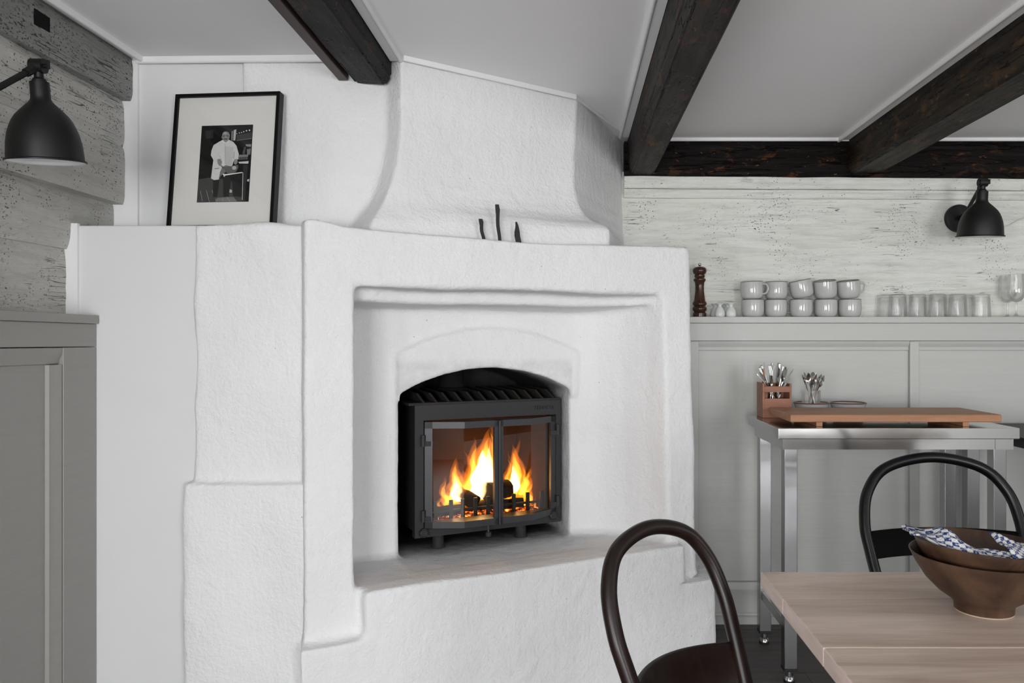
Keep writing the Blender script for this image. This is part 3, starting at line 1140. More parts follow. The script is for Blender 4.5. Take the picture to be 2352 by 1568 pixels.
def flame(bx, by, tx, ty, wpx, d, mat, seed, bend=1.0):
    s0, z0 = fp(bx, by, d)
    s1, z1 = fp(tx, ty, d)
    r0 = wpx / 2 / 1780 * (FY + FC * d + FS * s0) / FC
    rings = []
    n, m = 22, 12
    for i in range(n + 1):
        u = i / n
        prof = (math.sin(PI * min(1, u * 1.0 + 0.0) ** 0.55)) ** 0.8 * (1 - u) ** 0.25 if 0 < u < 1 else 0.0
        r = max(0.0006, r0 * prof * (1 + 0.25 * noise.noise(Vector((u * 5, seed, 0)))))
        cx = s0 + (s1 - s0) * u ** 1.3 + bend * 0.012 * math.sin(u * 7 + seed) * u + bend * 0.010 * noise.noise(Vector((u * 6, seed * 2.0, 5)))
        z = z0 + (z1 - z0) * u
        ring = []
        for k in range(m):
            a = 2 * PI * k / m
            rk = r * (1 + 0.25 * noise.noise(Vector((math.cos(a) * 1.5 + seed, math.sin(a) * 1.5, u * 4))))
            ring.append((cx + rk * math.cos(a), d + 0.6 * rk * math.sin(a), z))
        rings.append(ring)
    link('flame', loft(B(), rings), mat, fr)


FL = [  # base px, tip px, width
    (1108, 1148, 1124, 978, 74, 0.45), (1092, 1120, 1083, 1000, 34, 0.44), (1134, 1130, 1131, 962, 38, 0.46),
    (1045, 1158, 1052, 1046, 46, 0.42), (1026, 1165, 1018, 1090, 26, 0.42), (1068, 1158, 1082, 1062, 26, 0.43),
    (1180, 1140, 1183, 1016, 46, 0.47), (1196, 1140, 1232, 1066, 30, 0.46), (1216, 1172, 1220, 1090, 24, 0.45),
    (1167, 1140, 1166, 1030, 20, 0.48), (1075, 1140, 1098, 1018, 22, 0.47), (1058, 1150, 1040, 1060, 18, 0.44), (1142, 1150, 1146, 1000, 30, 0.48), (1205, 1150, 1196, 1045, 16, 0.48), (1035, 1150, 1064, 1072, 14, 0.40), (1122, 1140, 1108, 990, 20, 0.43), (1012, 1182, 1006, 1132, 14, 0.40), (1222, 1178, 1232, 1140, 16, 0.42)]
for k, (bx, by, tx, ty, wd, d) in enumerate(FL):
    flame(bx, by, tx, ty, wd, d, 'f_outer', k * 1.7)
    flame(bx, by - 2, tx + (bx - tx) * 0.14, ty + (by - ty) * 0.14, wd * 0.60, d, 'f_mid', k * 1.7)
for k, (bx, by, tx, ty, wd, d) in enumerate(((1055, 1172, 1062, 1078, 84, 0.45), (1196, 1172, 1200, 1078, 84, 0.48), (1115, 1172, 1112, 1040, 110, 0.49), (1090, 1165, 1066, 1030, 40, 0.48), (1210, 1165, 1238, 1052, 34, 0.50), (1175, 1150, 1190, 1000, 30, 0.50))):
    flame(bx, by, tx, ty, wd, d, 'f_outer', 40 + k * 2.3)
for bx, by, tx, ty, wd, d in ((1110, 1146, 1110, 1030, 66, 0.44), (1140, 1140, 1138, 1040, 20, 0.46), (1120, 1120, 1126, 1020, 26, 0.45), (1048, 1150, 1046, 1092, 24, 0.42), (1182, 1132, 1180, 1062, 26, 0.47), (1060, 1152, 1060, 1118, 30, 0.42)):
    flame(bx, by, tx, ty, wd, d, 'f_core', bx * 0.1, 0.3)
pl_d = bpy.data.lights.new('firelight', 'POINT')
pl_d.energy = 0.55
pl_d.color = (1.0, 0.42, 0.12)
pl_d.shadow_soft_size = 0.06
plo = bpy.data.objects.new('firelight', pl_d)
COL.objects.link(plo)
plo.location = (FX + 0.66 * FC - 0.44 * FS, FY + 0.66 * FS + 0.44 * FC, 0.72)

# ------------------------------------------------------------------ grey panelling
wn = thing('wainscot', 'pale grey panelling with a narrow shelf along the back wall', 'panelling', (0.475, 3.30, 0))
XW = RIGHT_X - 0.475


def wpart(name, *a, bev=0.0015):
    return link(name, box(B(), *a, bev), 'grey_x', wn)


wpart('shelf_board', 0.0, XW, -0.016, 0.122, 1.2785, 1.3050, bev=0.002)
wpart('fascia', 0.0, XW, -0.010, 0.02, 1.203, 1.2775)
for x0, x1 in ((0.020, 0.071), (0.972, 1.010), (1.925, 1.965)):
    wpart('stile', x0, x1, 0.0, 0.022, 0.176, 1.2015)
for x0, x1 in ((0.071, 0.972), (1.010, 1.925), (1.965, XW)):
    wpart('panel', x0 + 0.0005, x1 - 0.0005, 0.018, 0.030, 0.176, 1.2015, bev=0)
    b = B()
    prof = [(0.018, 1.160), (0.014, 1.162), (0.012, 1.168), (0.014, 1.176), (0.008, 1.186), (0.004, 1.192), (0.003, 1.2015), (0.018, 1.2015)]
    loft(b, [[(x, d, z) for d, z in prof] for x in (x0 + 0.0006, x1 - 0.0006)])
    smooth(link('moulding', b, 'grey_x', wn), 40)
b = B()
prof = [(0.03, 0.0), (-0.012, 0.0), (-0.012, 0.030), (-0.006, 0.034), (-0.012, 0.038), (-0.010, 0.046), (-0.004, 0.050), (-0.004, 0.128), (-0.008, 0.134), (-0.010, 0.148), (-0.004, 0.156), (-0.001, 0.170), (0.0, 0.175), (0.03, 0.175)]
loft(b, [[(x, d, z) for d, z in prof] for x in (0.0, XW)])
smooth(link('skirting', b, 'grey_x', wn), 35)

wn2 = thing('wainscot', 'darker grey panelling with a cap board under the hewn timber wall', 'panelling', (-1.347, 0.2, 0))


def wpart2(name, *a, bev=0.0015):
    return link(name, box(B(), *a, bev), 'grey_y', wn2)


Y2 = 2.20 - 0.2
wpart2('cap_board', -0.07, 0.008, 0.0, Y2, 1.250, 1.274, bev=0.002)
wpart2('rail', -0.04, 0.0, 0.0, Y2, 1.186, 1.2495)
wpart2('stile', -0.04, 0.0, Y2 - 0.140, Y2, 0.0, 1.184)
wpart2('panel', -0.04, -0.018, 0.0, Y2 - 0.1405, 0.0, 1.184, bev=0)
b = B()
prof = [(-0.018, 1.139), (-0.012, 1.142), (-0.012, 1.150), (-0.004, 1.166), (-0.002, 1.183), (-0.018, 1.183)]
loft(b, [[(x, yy, z) for x, z in prof] for yy in (0.0, Y2 - 0.1410)])
smooth(link('moulding', b, 'grey_y', wn2), 40)
b = B()
prof = [(-0.018, 0.045), (-0.010, 0.040), (-0.010, 0.030), (-0.004, 0.016), (-0.002, 0.002), (-0.018, 0.002)]
loft(b, [[(x, Y2 - 0.142 - v, z) for x, v in prof] for z in (0.0, 1.1385)])
smooth(link('moulding', b, 'grey_y', wn2), 40)

# ------------------------------------------------------------------ framed photograph
A, Bp, Cp, Dp = Vector((-1.211, 2.404, 1.955)), Vector((-0.873, 2.378, 1.953)), Vector((-0.881, 2.326, 1.5345)), Vector((-1.213, 2.356, 1.5345))
pf = thing('picture_frame', 'black framed photograph of a cook leaning on the ledge', 'picture', Dp[:])
ux = (Cp - Dp).normalized()
W_ = (Cp - Dp).length
uz = (A - Dp)
uz = (uz - ux * uz.dot(ux)).normalized()
H_ = (A - Dp).dot(uz)
uy = uz.cross(ux)      # away from the room
pf.rotation_euler = Matrix((ux, uy, uz)).transposed().to_euler()
fw, fd = 0.0105, 0.028
for nm, bb in (('frame_side', (0, fw, 0, H_)), ('frame_side', (W_ - fw, W_, 0, H_)), ('frame_side', (fw, W_ - fw, 0, fw)), ('frame_side', (fw, W_ - fw, H_ - fw, H_))):
    link(nm, box(B(), bb[0], bb[1], -fd, 0, bb[2], bb[3], 0.001), 'frame', pf)
link('mat_card', box(B(), fw, W_ - fw, -0.019, -0.004, fw, H_ - fw), 'mat_card', pf)
link('glazing', box(B(), fw, W_ - fw, -0.0245, -0.0230, fw, H_ - fw), 'glazing', pf)
PW, PH = 0.163, 0.240
px0, pz0 = (W_ - PW) / 2 + 0.002, 0.083
pr_ = link('photo_print', box(B(), px0, px0 + PW, -0.0196, -0.0188, pz0, pz0 + PH), plain('print_dark', (0.006, 0.006, 0.0055), 0.5, 0, 0.15, 0.6, 30), pf)
pr_['label'] = 'black and white print of a standing cook in a white coat'
GREY = {}


def ink(v):
    if v not in GREY:
        GREY[v] = plain('print_grey_%02d' % int(v * 100), (v, v, v * 0.97), 0.55, 0, 0.25, 0.12, 60)
    return GREY[v]


LAY = [0]


def pic(pts, v, name):
    LAY[0] += 1
    yy = -0.0196 - 0.00004 * LAY[0]
    b = B()
    vs = []
    for x, yq in pts:
        vv = (yq - 170) / 1198
        xl, xr = 218 - 73 * vv, 1025 - 65 * vv
        vs.append(b.verts.new((px0 + PW * min(1, max(0, (x - xl) / (xr - xl))), yy, pz0 + PH * min(1, max(0, 1 - vv)))))
    b.faces.new(vs)
    bmesh.ops.recalc_face_normals(b, faces=b.faces[:])
    link(name, b, ink(v), pr_)


def ell(cx, cy, rx, ry, n=20):
    return [(cx + rx * math.cos(2 * PI * k / n), cy + ry * math.sin(2 * PI * k / n)) for k in range(n)]


pic([(150, 1368), (170, 1010), (330, 985), (560, 1010), (720, 1060), (860, 1300), (850, 1364)], 0.045, 'printed_floor')
pic([(440, 1360), (470, 1300), (720, 1290), (780, 1362)], 0.16, 'printed_floor')
for x0, y0, x1, y1 in ((290, 1180, 340, 1360), (380, 1180, 400, 1240), (440, 1310, 450, 1362), (620, 1290, 665, 1360), (545, 1310, 555, 1355), (200, 1190, 230, 1350), (460, 1235, 570, 1240)):
    pic([(x0, y0), (x0 + 7, y0), (x1 + 7, y1), (x1, y1)], 0.28, 'printed_line')
pic([(645, 1165), (700, 1185), (700, 1225), (660, 1225)], 0.4, 'printed_floor')
pic([(270, 250), (400, 240), (400, 370), (290, 375)], 0.022, 'printed_wall')
pic([(688, 265), (715, 258), (710, 415), (680, 415)], 0.16, 'printed_shelf')
pic([(724, 250), (765, 240), (748, 412), (718, 415)], 0.42, 'printed_shelf')
pic([(768, 408), (1008, 380), (1006, 392), (768, 420)], 0.15, 'printed_shelf')
pic([(775, 330), (1010, 290), (1008, 372), (770, 402)], 0.035, 'printed_shelf')
for x, yy_, r_ in ((773, 308, 6), (812, 298, 8), (846, 291, 9), (881, 280, 10), (924, 266, 12), (971, 260, 12)):
    pic(ell(x, yy_, r_, r_, 10), 0.62, 'printed_light')
pic([(910, 480), (1000, 480), (995, 520), (920, 510)], 0.22, 'printed_pan')
pic([(860, 620), (890, 520), (915, 520), (900, 650)], 0.07, 'printed_pan')
pic([(930, 560), (995, 545), (985, 640), (935, 650)], 0.16, 'printed_pan')
pic([(805, 640), (955, 640), (950, 672), (805, 678)], 0.20, 'printed_stove')
pic([(805, 680), (945, 674), (945, 716), (805, 718)], 0.08, 'printed_stove')
for x in (835, 870, 905):
    pic(ell(x, 697, 9, 9, 10), 0.02, 'printed_stove')
pic([(798, 752), (962, 742), (955, 782), (815, 776)], 0.55, 'printed_table')
pic([(405, 1020), (505, 1020), (470, 1290), (402, 1290)], 0.010, 'printed_leg')
pic([(560, 930), (705, 930), (650, 1285), (565, 1285)], 0.010, 'printed_leg')
pic([(700, 960), (860, 940), (850, 1300), (720, 1280)], 0.008, 'printed_cupboard')
pic([(880, 800), (950, 800), (905, 1362), (862, 1362)], 0.02, 'printed_post')
pic([(868, 920), (878, 920), (870, 1345), (860, 1345)], 0.42, 'printed_post')
pic([(940, 1030), (975, 1020), (968, 1062), (940, 1055)], 0.45, 'printed_post')
coat = [(548, 405), (500, 428), (410, 480), (378, 560), (367, 640), (408, 712), (396, 800), (372, 1000), (420, 1028), (497, 1020), (515, 900), (545, 850), (700, 822), (728, 735), (800, 712), (806, 625), (770, 500), (722, 440), (652, 403)]
pic(coat, 0.56, 'printed_coat')
pic([(590, 500), (720, 520), (715, 740), (690, 822), (600, 828)], 0.46, 'printed_coat')
pic([(478, 600), (520, 690), (540, 720), (500, 640)], 0.18, 'printed_fold')
pic([(728, 590), (735, 590), (732, 700), (724, 700)], 0.18, 'printed_fold')
pic([(586, 470), (592, 470), (600, 780), (592, 780)], 0.30, 'printed_fold')
pic([(425, 845), (498, 840), (496, 852), (428, 856)], 0.20, 'printed_pocket')
pic([(545, 830), (600, 800), (700, 822), (640, 880), (530, 960), (512, 1000), (512, 930)], 0.16, 'printed_apron')
pic([(536, 345), (545, 345), (548, 385), (538, 380)], 0.20, 'printed_head')
pic([(545, 320), (556, 290), (585, 272), (620, 272), (650, 290), (664, 325), (662, 375), (645, 418), (615, 438), (585, 435), (560, 405), (545, 365)], 0.21, 'printed_head')
pic(ell(590, 300, 28, 20), 0.33, 'printed_head')
pic([(556, 340), (588, 334), (588, 344), (560, 350)], 0.03, 'printed_head')
pic([(612, 334), (648, 338), (646, 350), (614, 344)], 0.03, 'printed_head')
pic([(596, 335), (606, 335), (610, 372), (590, 372)], 0.27, 'printed_head')
pic([(575, 383), (625, 383), (630, 398), (570, 398)], 0.05, 'printed_head')
pic([(548, 403), (585, 440), (572, 462), (535, 425)], 0.66, 'printed_collar')
pic([(652, 403), (612, 442), (640, 462), (665, 425)], 0.60, 'printed_collar')
pic([(470, 705), (520, 700), (548, 745), (530, 810), (505, 812), (475, 770)], 0.22, 'printed_hand')
pic([(735, 712), (785, 706), (790, 760), (765, 798), (735, 780)], 0.24, 'printed_hand')
pic([(535, 800), (575, 835), (568, 850), (530, 815)], 0.05, 'printed_ladle')
pic([(575, 835), (800, 800), (800, 850), (770, 905), (700, 932), (630, 928), (590, 890)], 0.11, 'printed_bowl')
pic(ell(738, 845, 34, 30), 0.40, 'printed_bowl')
pic([(555, 928), (600, 940), (868, 912), (868, 926), (600, 962), (580, 985)], 0.62, 'printed_tray')

# ------------------------------------------------------------------ wall lamps
RS = 0.0975
SHADE = [(0.215, 1.815), (0.238, 1.81), (0.243, 1.79), (0.243, 1.50), (0.250, 1.43), (0.275, 1.375), (0.33, 1.32), (0.42, 1.245), (0.53, 1.15), (0.65, 1.035), (0.74, 0.91), (0.81, 0.77), (0.87, 0.61), (0.915, 0.40), (0.935, 0.20), (0.947, 0.045), (1.0, 0.022), (1.0, -0.014), (0.95, -0.010)]
SHADE = [(r * RS * 0.915, z * RS) for r, z in SHADE]


def lamp(label, rim, tilt, base, bn, sc=1.0, tall=1.0):
    """bell shade hung from a swivel joint on a straight arm; rim = centre of shade rim, base = centre of wall plate"""
    t = thing('wall_lamp', label, 'lamp', base)
    rim = Vector(rim) - Vector(base)
    R = Matrix.Translation(rim) @ Matrix.Rotation(tilt, 4, 'X') @ Matrix.Diagonal((sc, sc, sc * tall, 1))

    def add(bm, name, mat, ang=35, par=t):
        bm.transform(R)
        return smooth(link(name, bm, mat, par), ang)
    b = B()
    lathe(b, SHADE, 56)
    sh = add(b, 'shade', 'lamp')
    b = B()
    lathe(b, [(r * 0.965, z - 0.0008) for r, z in SHADE[7:16]] + [(0.0870, -0.0020)], 56)
    add(b, 'shade_lining', 'lamp_in', 60, sh)
    b = B()
    lathe(b, [(0, 0.172), (0.0165, 0.1768), (0.016, 0.181), (0.011, 0.186), (0.0105, 0.200), (0, 0.202)], 24)
    add(b, 'neck', 'lamp')
    b = B()
    tube(b, [(-0.016, 0, 0.211), (0.016, 0, 0.211)], 0.0165, 24)
    tube(b, [(-0.019, 0, 0.211), (-0.016, 0, 0.211)], 0.011, 20)
    tube(b, [(0.016, 0, 0.211), (0.026, 0.0, 0.211)], 0.005, 12)
    box(b, 0.024, 0.028, -0.004, 0.004, 0.205, 0.224)
    jt = add(b, 'joint', 'lamp')
    J = R @ Vector((0, 0, 0.211))
    bn = Vector(bn)
    E = bn * 0.052
    d = (J - E).normalized()
    b = B()
    tube(b, [E, J - d * 0.014], 0.0075 * sc, 14)
    tube(b, [J - d * 0.036, J - d * 0.012], 0.0105 * sc, 14)
    smooth(link('arm', b, 'lamp', t), 35)
    q = bn.to_track_quat('Z', 'Y').to_matrix().to_4x4()
    b = B()
    lathe(b, [(0, 0.022), (0.052, 0.022), (0.058, 0.020), (0.060, 0.016), (0.060, 0.0), (0, 0)], 48)
    b.transform(q)
    smooth(link('wall_plate', b, 'lamp', t), 30)
    b = B()
    lathe(b, [(0, 0.066), (0.010, 0.066), (0.014, 0.062), (0.014, 0.045), (0.010, 0.040), (0.010, 0.020), (0, 0.020)], 24)
    b.transform(q)
    smooth(link('bracket', b, 'lamp', t), 30)
    return t


rr = at(106, 371, 1.80)
lamp('black bell-shaped wall lamp on an arm against the dark hewn timber wall', rr, math.radians(7.4), (-1.380, 1.52, 1.585), (1, 0, 0), 0.92, 1.10)
rr = at(2251, 543, 3.17)
bp = at(2200, 502, 3.404)
lamp('black bell-shaped wall lamp on a round plate above the glasses', rr, math.radians(5.6), (bp.x, 3.405, bp.z), (0, -1, 0), 1.03)

# cable from the right lamp along the timber
b = B()
tube(b, smoothpath([(bp.x + 0.05, 3.400, bp.z - 0.02), (bp.x + 0.20, 3.398, bp.z - 0.035), (bp.x + 0.27, 3.398, bp.z - 0.005), (bp.x + 0.36, 3.398, bp.z + 0.02)], 6), 0.0025, 8)
tag(smooth(link('lamp_cable', b, 'logs_x'), None), 'thin white painted cable running from the lamp above the glasses', 'cable')

# ------------------------------------------------------------------ things on the shelf
SZ = 1.3052


def sx(px, Y):
    return (px - 1310) / 1780 * Y


pm = thing('pepper_mill', 'turned dark wooden pepper mill at the fireplace end of the shelf', 'pepper mill', (sx(1607, 3.345), 3.345, SZ))
b = B()
lathe(b, [(0, 0), (0.0285, 0), (0.0290, 0.004), (0.0285, 0.017), (0.024, 0.021), (0.0245, 0.023), (0.0300, 0.030), (0.0310, 0.036), (0.0290, 0.043), (0.0245, 0.047), (0.0255, 0.049), (0.0300, 0.054), (0.0305, 0.060), (0.0270, 0.066), (0.0245, 0.071), (0.0215, 0.090), (0.0190, 0.112), (0.0185, 0.132), (0.0205, 0.149), (0.0245, 0.155), (0.0265, 0.159), (0.0262, 0.163), (0.0215, 0.167), (0.0200, 0.170), (0.0225, 0.174), (0.0225, 0.181), (0, 0.182)], 40)
smooth(link('body', b, 'mill', pm), 35)
b = B()
lathe(b, [(0, 0.182), (0.0200, 0.1825), (0.0265, 0.188), (0.0300, 0.197), (0.0295, 0.206), (0.0245, 0.213), (0.015, 0.2165), (0, 0.217)], 40)
smooth(link('head', b, 'mill', pm), 35)
b = B()
lathe(b, [(0.0045, 0.2165), (0.004, 0.221), (0.0065, 0.224), (0.0075, 0.2275), (0.0060, 0.231), (0, 0.2325)], 20)
smooth(link('finial', b, 'chrome', pm), 40)

vase_src = None
for px_, Y, lb in ((1653, 3.318, 'small white porcelain bud vase near the pepper mill, in front'), (1679, 3.316, 'small white bud vase in front, nearest the grey mugs'), (1643, 3.372, 'small white bud vase behind, nearest the pepper mill'), (1671, 3.374, 'small white bud vase behind the front pair, nearest the mugs')):
    if vase_src is None:
        b = B()
        lathe(b, [(0, 0), (0.019, 0), (0.0215, 0.004), (0.0225, 0.012), (0.021, 0.024), (0.0155, 0.036), (0.0095, 0.043), (0.008, 0.048), (0.010, 0.052), (0.0185, 0.0565), (0.0190, 0.0578), (0.0175, 0.0578), (0.0085, 0.0535), (0.006, 0.048), (0.006, 0.044), (0, 0.042)], 32)
        vase_src = smooth(link('bud_vase', b, 'porcelain'), 50)
        o = vase_src
    else:
        o = dup(vase_src)
    o.location = (sx(px_, Y), Y, SZ)
    tag(o, lb, 'vase', 'bud vases on the shelf')

MR, MH = 0.0505, 0.079
mug_src = None


def mug(label, x, Y, z, hang, tx=0.0, ty=0.0, sc=1.0):
    global mug_src
    if mug_src is None:
        t = thing('mug', label, 'mug')
        b = B()
        lathe(b, [(0, 0.002), (0.032, 0.002), (0.034, 0.0), (0.036, 0.0), (0.0405, 0.003), (0.0460, 0.010), (0.0485, 0.020), (0.0500, 0.035), (0.0500, 0.055), (0.0490, 0.076), (0.0485, 0.0785), (0.0470, 0.079), (0.0458, 0.077), (0.0465, 0.050), (0.0455, 0.022), (0.040, 0.009), (0, 0.007)], 48)
        smooth(link('cup', b, 'mug', t), 60)
        b = B()
        tube(b, smoothpath([(0.047, 0, 0.062), (0.056, 0, 0.065), (0.070, 0, 0.061), (0.078, 0, 0.047), (0.074, 0, 0.032), (0.063, 0, 0.022), (0.047, 0, 0.022)], 6), 0.0042, 10)
        smooth(link('handle', b, 'mug', t), 60)
        mug_src = t
    else:
        t = dup(mug_src)
    t.location = (x, Y, z)
    t.scale = (sc, sc, sc)
    t.rotation_mode = 'XYZ'
    t.rotation_euler = (tx, ty, 0)
    for ch in t.children:
        ch.rotation_euler = (0, 0, hang)
    return tag(t, label, 'mug', 'grey stoneware mugs on the shelf')


ORD = ['first', 'second', 'third', 'fourth', 'fifth']
lower = [(1729, 3.348, 0.9), (1782, 3.358, 1.25), (1840, 3.342, 2.6), (1897, 3.342, 2.4), (1952, 3.342, 0.55)]
for k, (px_, Y, hg) in enumerate(lower):
    mug('grey mug in the bottom row, %s from the pepper mill' % ORD[k], sx(px_, Y), Y, SZ, hg, sc=0.965)
upper = [(1728, 3.346, -0.70, 0.0, -0.035, 'topmost grey mug nearest the bud vases, handle turned to the room', 0.0), (1783, 3.360, 1.5, 0.0, 0.0, 'upright grey mug stacked second from the bud vases', 0.0),
         (1845, 3.345, 2.35, 0.02, -0.20, 'strongly tilted grey mug on top of the middle stack', 0.007), (1897, 3.346, 2.3, 0.13, -0.10, 'grey mug tipped forward on the stack next to the last', 0.005), (1951, 3.346, 0.12, 0.10, -0.11, 'tilted grey mug with its handle towards the drinking glasses', 0.005)]
for px_, Y, hg, tx, ty, lb, dz in upper:
    mug(lb, sx(px_, Y), Y, SZ + MH * 0.965 + 0.0008 + dz, hg, tx, ty, sc=0.965)

# drinking glasses upside down, wine glasses
b = B()
lathe(b, [(0, 0.098), (0.029, 0.098), (0.0325, 0.0955), (0.0335, 0.090), (0.0340, 0.082), (0.0355, 0.060), (0.0375, 0.030), (0.0390, 0.0), (0.0375, 0.0), (0.0358, 0.030), (0.0335, 0.060), (0.0318, 0.080), (0.028, 0.086), (0, 0.087)], 44)
tum = smooth(link('tumbler', b, 'glass'), 40)
tl = [(2062, 3.328, 'front row, nearest the mugs'), (2108, 3.327, 'front row, second from the mugs'), (2154, 3.328, 'front row, third from the mugs'), (2200, 3.327, 'front row, fourth from the mugs'), (2254, 3.335, 'last of the row, nearest the wine glasses'),
      (2034, 3.386, 'back row, nearest the mugs'), (2081, 3.3875, 'back row, second from the mugs'), (2127, 3.3875, 'back row, third from the mugs'), (2173, 3.3875, 'back row, fourth from the mugs'), (2218, 3.3875, 'back row, nearest the wine glasses')]
for k, (px_, Y, lb) in enumerate(tl):
    o = tum if k == 0 else dup(tum)
    o.location = (sx(px_, Y), Y, SZ)
    tag(o, 'upturned clear tumbler on the shelf, ' + lb, 'glass', 'upturned tumblers on the shelf')
wg = None
for px_, Y, lb in ((2334, 3.318, 'clear wine glass at the front of the shelf'), (2314, 3.388, 'clear wine glass behind the front one, beside the tumblers')):
    if wg is None:
        t = thing('wine_glass', lb, 'wine glass', group='wine glasses on the shelf')
        b = B()
        lathe(b, [(0, 0.0), (0.034, 0.0), (0.0345, 0.0015), (0.020, 0.0035), (0.007, 0.008), (0.0042, 0.016), (0.0040, 0.050), (0.006, 0.060), (0, 0.062)], 36)
        smooth(link('stem', b, 'glass', t), 60)
        b = B()
        lathe(b, [(r * 0.91, z) for r, z in [(0, 0.0622), (0.010, 0.064), (0.025, 0.072), (0.035, 0.085), (0.0395, 0.103), (0.0390, 0.125), (0.036, 0.160), (0.0335, 0.183), (0.0323, 0.183), (0.0348, 0.160), (0.0378, 0.125), (0.0382, 0.103), (0.0338, 0.087), (0.0235, 0.0745), (0.008, 0.067), (0, 0.0662)]], 44)
        smooth(link('bowl', b, 'glass', t), 60)
        wg = t
    else:
        t = dup(wg)
    t.location = (sx(px_, Y), Y, SZ)
    tag(t, lb, 'wine glass', 'wine glasses on the shelf')

# ------------------------------------------------------------------ steel work table
stb = thing('steel_table', 'brushed stainless steel work table against the grey panelling', 'table', (0.72, 2.683, 0))
TW, TD, TZ = 0.837, 0.458, 0.90
b = box(B(), 0, TW, 0, TD, TZ - 0.038, TZ, 0.002)
link('table_top', b, 'steel_x', stb)
ins = 0.022
b = B()
box(b, ins, TW - 0.012, ins, ins + 0.004, TZ - 0.077, TZ - 0.0385)
box(b, ins, ins + 0.004, ins + 0.004, TD - ins, TZ - 0.077, TZ - 0.0385)
box(b, TW - 0.016, TW - 0.012, ins + 0.004, TD - ins, TZ - 0.077, TZ - 0.0385)
box(b, ins + 0.004, TW - 0.016, TD - ins - 0.004, TD - ins, TZ - 0.077, TZ - 0.0385)
link('apron', b, 'steel_x', stb)
for x0 in (ins - 0.001, TW - 0.074):
    link('apron_corner', box(B(), x0, x0 + 0.063, ins - 0.0016, ins - 0.0002, TZ - 0.0772, TZ - 0.0388), 'steel_x', stb)
for x0 in (0.030, TW - 0.075):
    for y0 in (0.030, TD - 0.075):
        lg = link('leg', box(B(), x0, x0 + 0.045, y0, y0 + 0.045, 0.052, TZ - 0.0385, 0.002), 'steel_z', stb)
        cap = link('end_cap', box(B(), x0 - 0.001, x0 + 0.046, y0 - 0.001, y0 + 0.046, 0.043, 0.0518, 0.001), 'rubber', lg)
        b = B()
        lathe(b, [(0, 0.043), (0.013, 0.043), (0.013, 0.022), (0.017, 0.018), (0.019, 0.008), (0, 0.008)], 20, (x0 + 0.0225, y0 + 0.0225, 0))
        smooth(link('foot', b, 'chrome', lg), 35)
        b = B()
        lathe(b, [(0, 0.008), (0.020, 0.008), (0.020, 0.0005), (0, 0.0005)], 20, (x0 + 0.0225, y0 + 0.0225, 0))
        link('foot_pad', b, 'rubber', lg)
for x0 in (0.036, TW - 0.069):
    link('stretcher', box(B(), x0, x0 + 0.033, 0.0755, TD - 0.0755, 0.178, 0.212, 0.002), 'steel_z', stb)
link('stretcher', box(B(), 0.0695, TW - 0.0695, TD / 2 - 0.016, TD / 2 + 0.016, 0.178, 0.212, 0.002), 'steel_x', stb)

# neighbouring counter, only its end in the picture
ct = thing('side_counter', 'dark topped counter on a steel leg beyond the steel table', 'counter', (1.615, 2.66, 0))
link('counter_top', box(B(), 0, 1.2, 0, 0.60, 0.818, 0.856, 0.003), 'rubber', ct)
for x0, y0 in ((0.02, 0.53), (1.10, 0.53), (0.03, 0.01), (1.10, 0.01)):
    link('leg', box(B(), x0, x0 + 0.05, y0, y0 + 0.05, 0.001, 0.8175, 0.002), 'steel_z', ct)

# serving board on battens
sb = thing('serving_board', 'thick oiled wooden board on battens lying on the steel table', 'board', (0.773, 2.722, TZ + 0.0004))
link('board', box(B(), 0, 0.743, 0, 0.296, 0.016, 0.043, 0.004), 'oilboard', sb)
for x0 in (0.095, 0.612):
    link('batten', box(B(), x0, x0 + 0.022, 0.012, 0.284, 0.0, 0.0156, 0.001), 'oilboard', sb)

# cutlery box
cb = thing('cutlery_box', 'wooden cutlery box with a slotted front on the steel table', 'box', (0.753, 3.036, TZ + 0.0004))
bw, bd, bh = 0.114, 0.094, 0.134
th = 0.008
link('side', box(B(), 0, th, 0, bd, 0, bh + 0.003, 0.0008), 'box', cb)
link('side', box(B(), bw - th, bw, 0, bd, 0, bh, 0.0008), 'box', cb)
link('front_panel', box(B(), th, bw - th, 0, th, 0, 0.076, 0.0006), 'box', cb)
link('front_bar', box(B(), th, bw - th, 0, th, 0.101, 0.124, 0.0006), 'box', cb)
link('back_panel', box(B(), th, bw - th, bd - th, bd, 0, bh, 0.0006), 'box', cb)
link('bottom', box(B(), th, bw - th, th, bd - th, 0, 0.006), 'box', cb)
b = B()
loft(b, [[(0.0085, y_, 0.0062), (0.034, y_, 0.0062), (0.026, y_, 0.135), (0.016, y_, 0.192), (0.013, y_, 0.192), (0.0085, y_, 0.135)] for y_ in (0.040, 0.044)])
link('divider', b, 'box', cb)


def section(z, w, t, y=0.0, x=0.0):
    return [(x - w / 2, y - t / 2, z), (x + w / 2, y - t / 2, z), (x + w / 2, y + t / 2, z), (x - w / 2, y + t / 2, z)]


def make_knife():
    b = B()
    loft(b, [section(z, w, t, 0, x) for z, w, t, x in ((0, 0.010, 0.005, 0), (0.004, 0.014, 0.007, 0), (0.05, 0.015, 0.008, 0), (0.085, 0.012, 0.006, 0), (0.095, 0.010, 0.0035, 0), (0.105, 0.017, 0.0022, 0), (0.17, 0.019, 0.0018, 0), (0.195, 0.015, 0.0014, -0.002), (0.208, 0.005, 0.001, -0.006))])
    return link('table_knife', b, 'chrome')


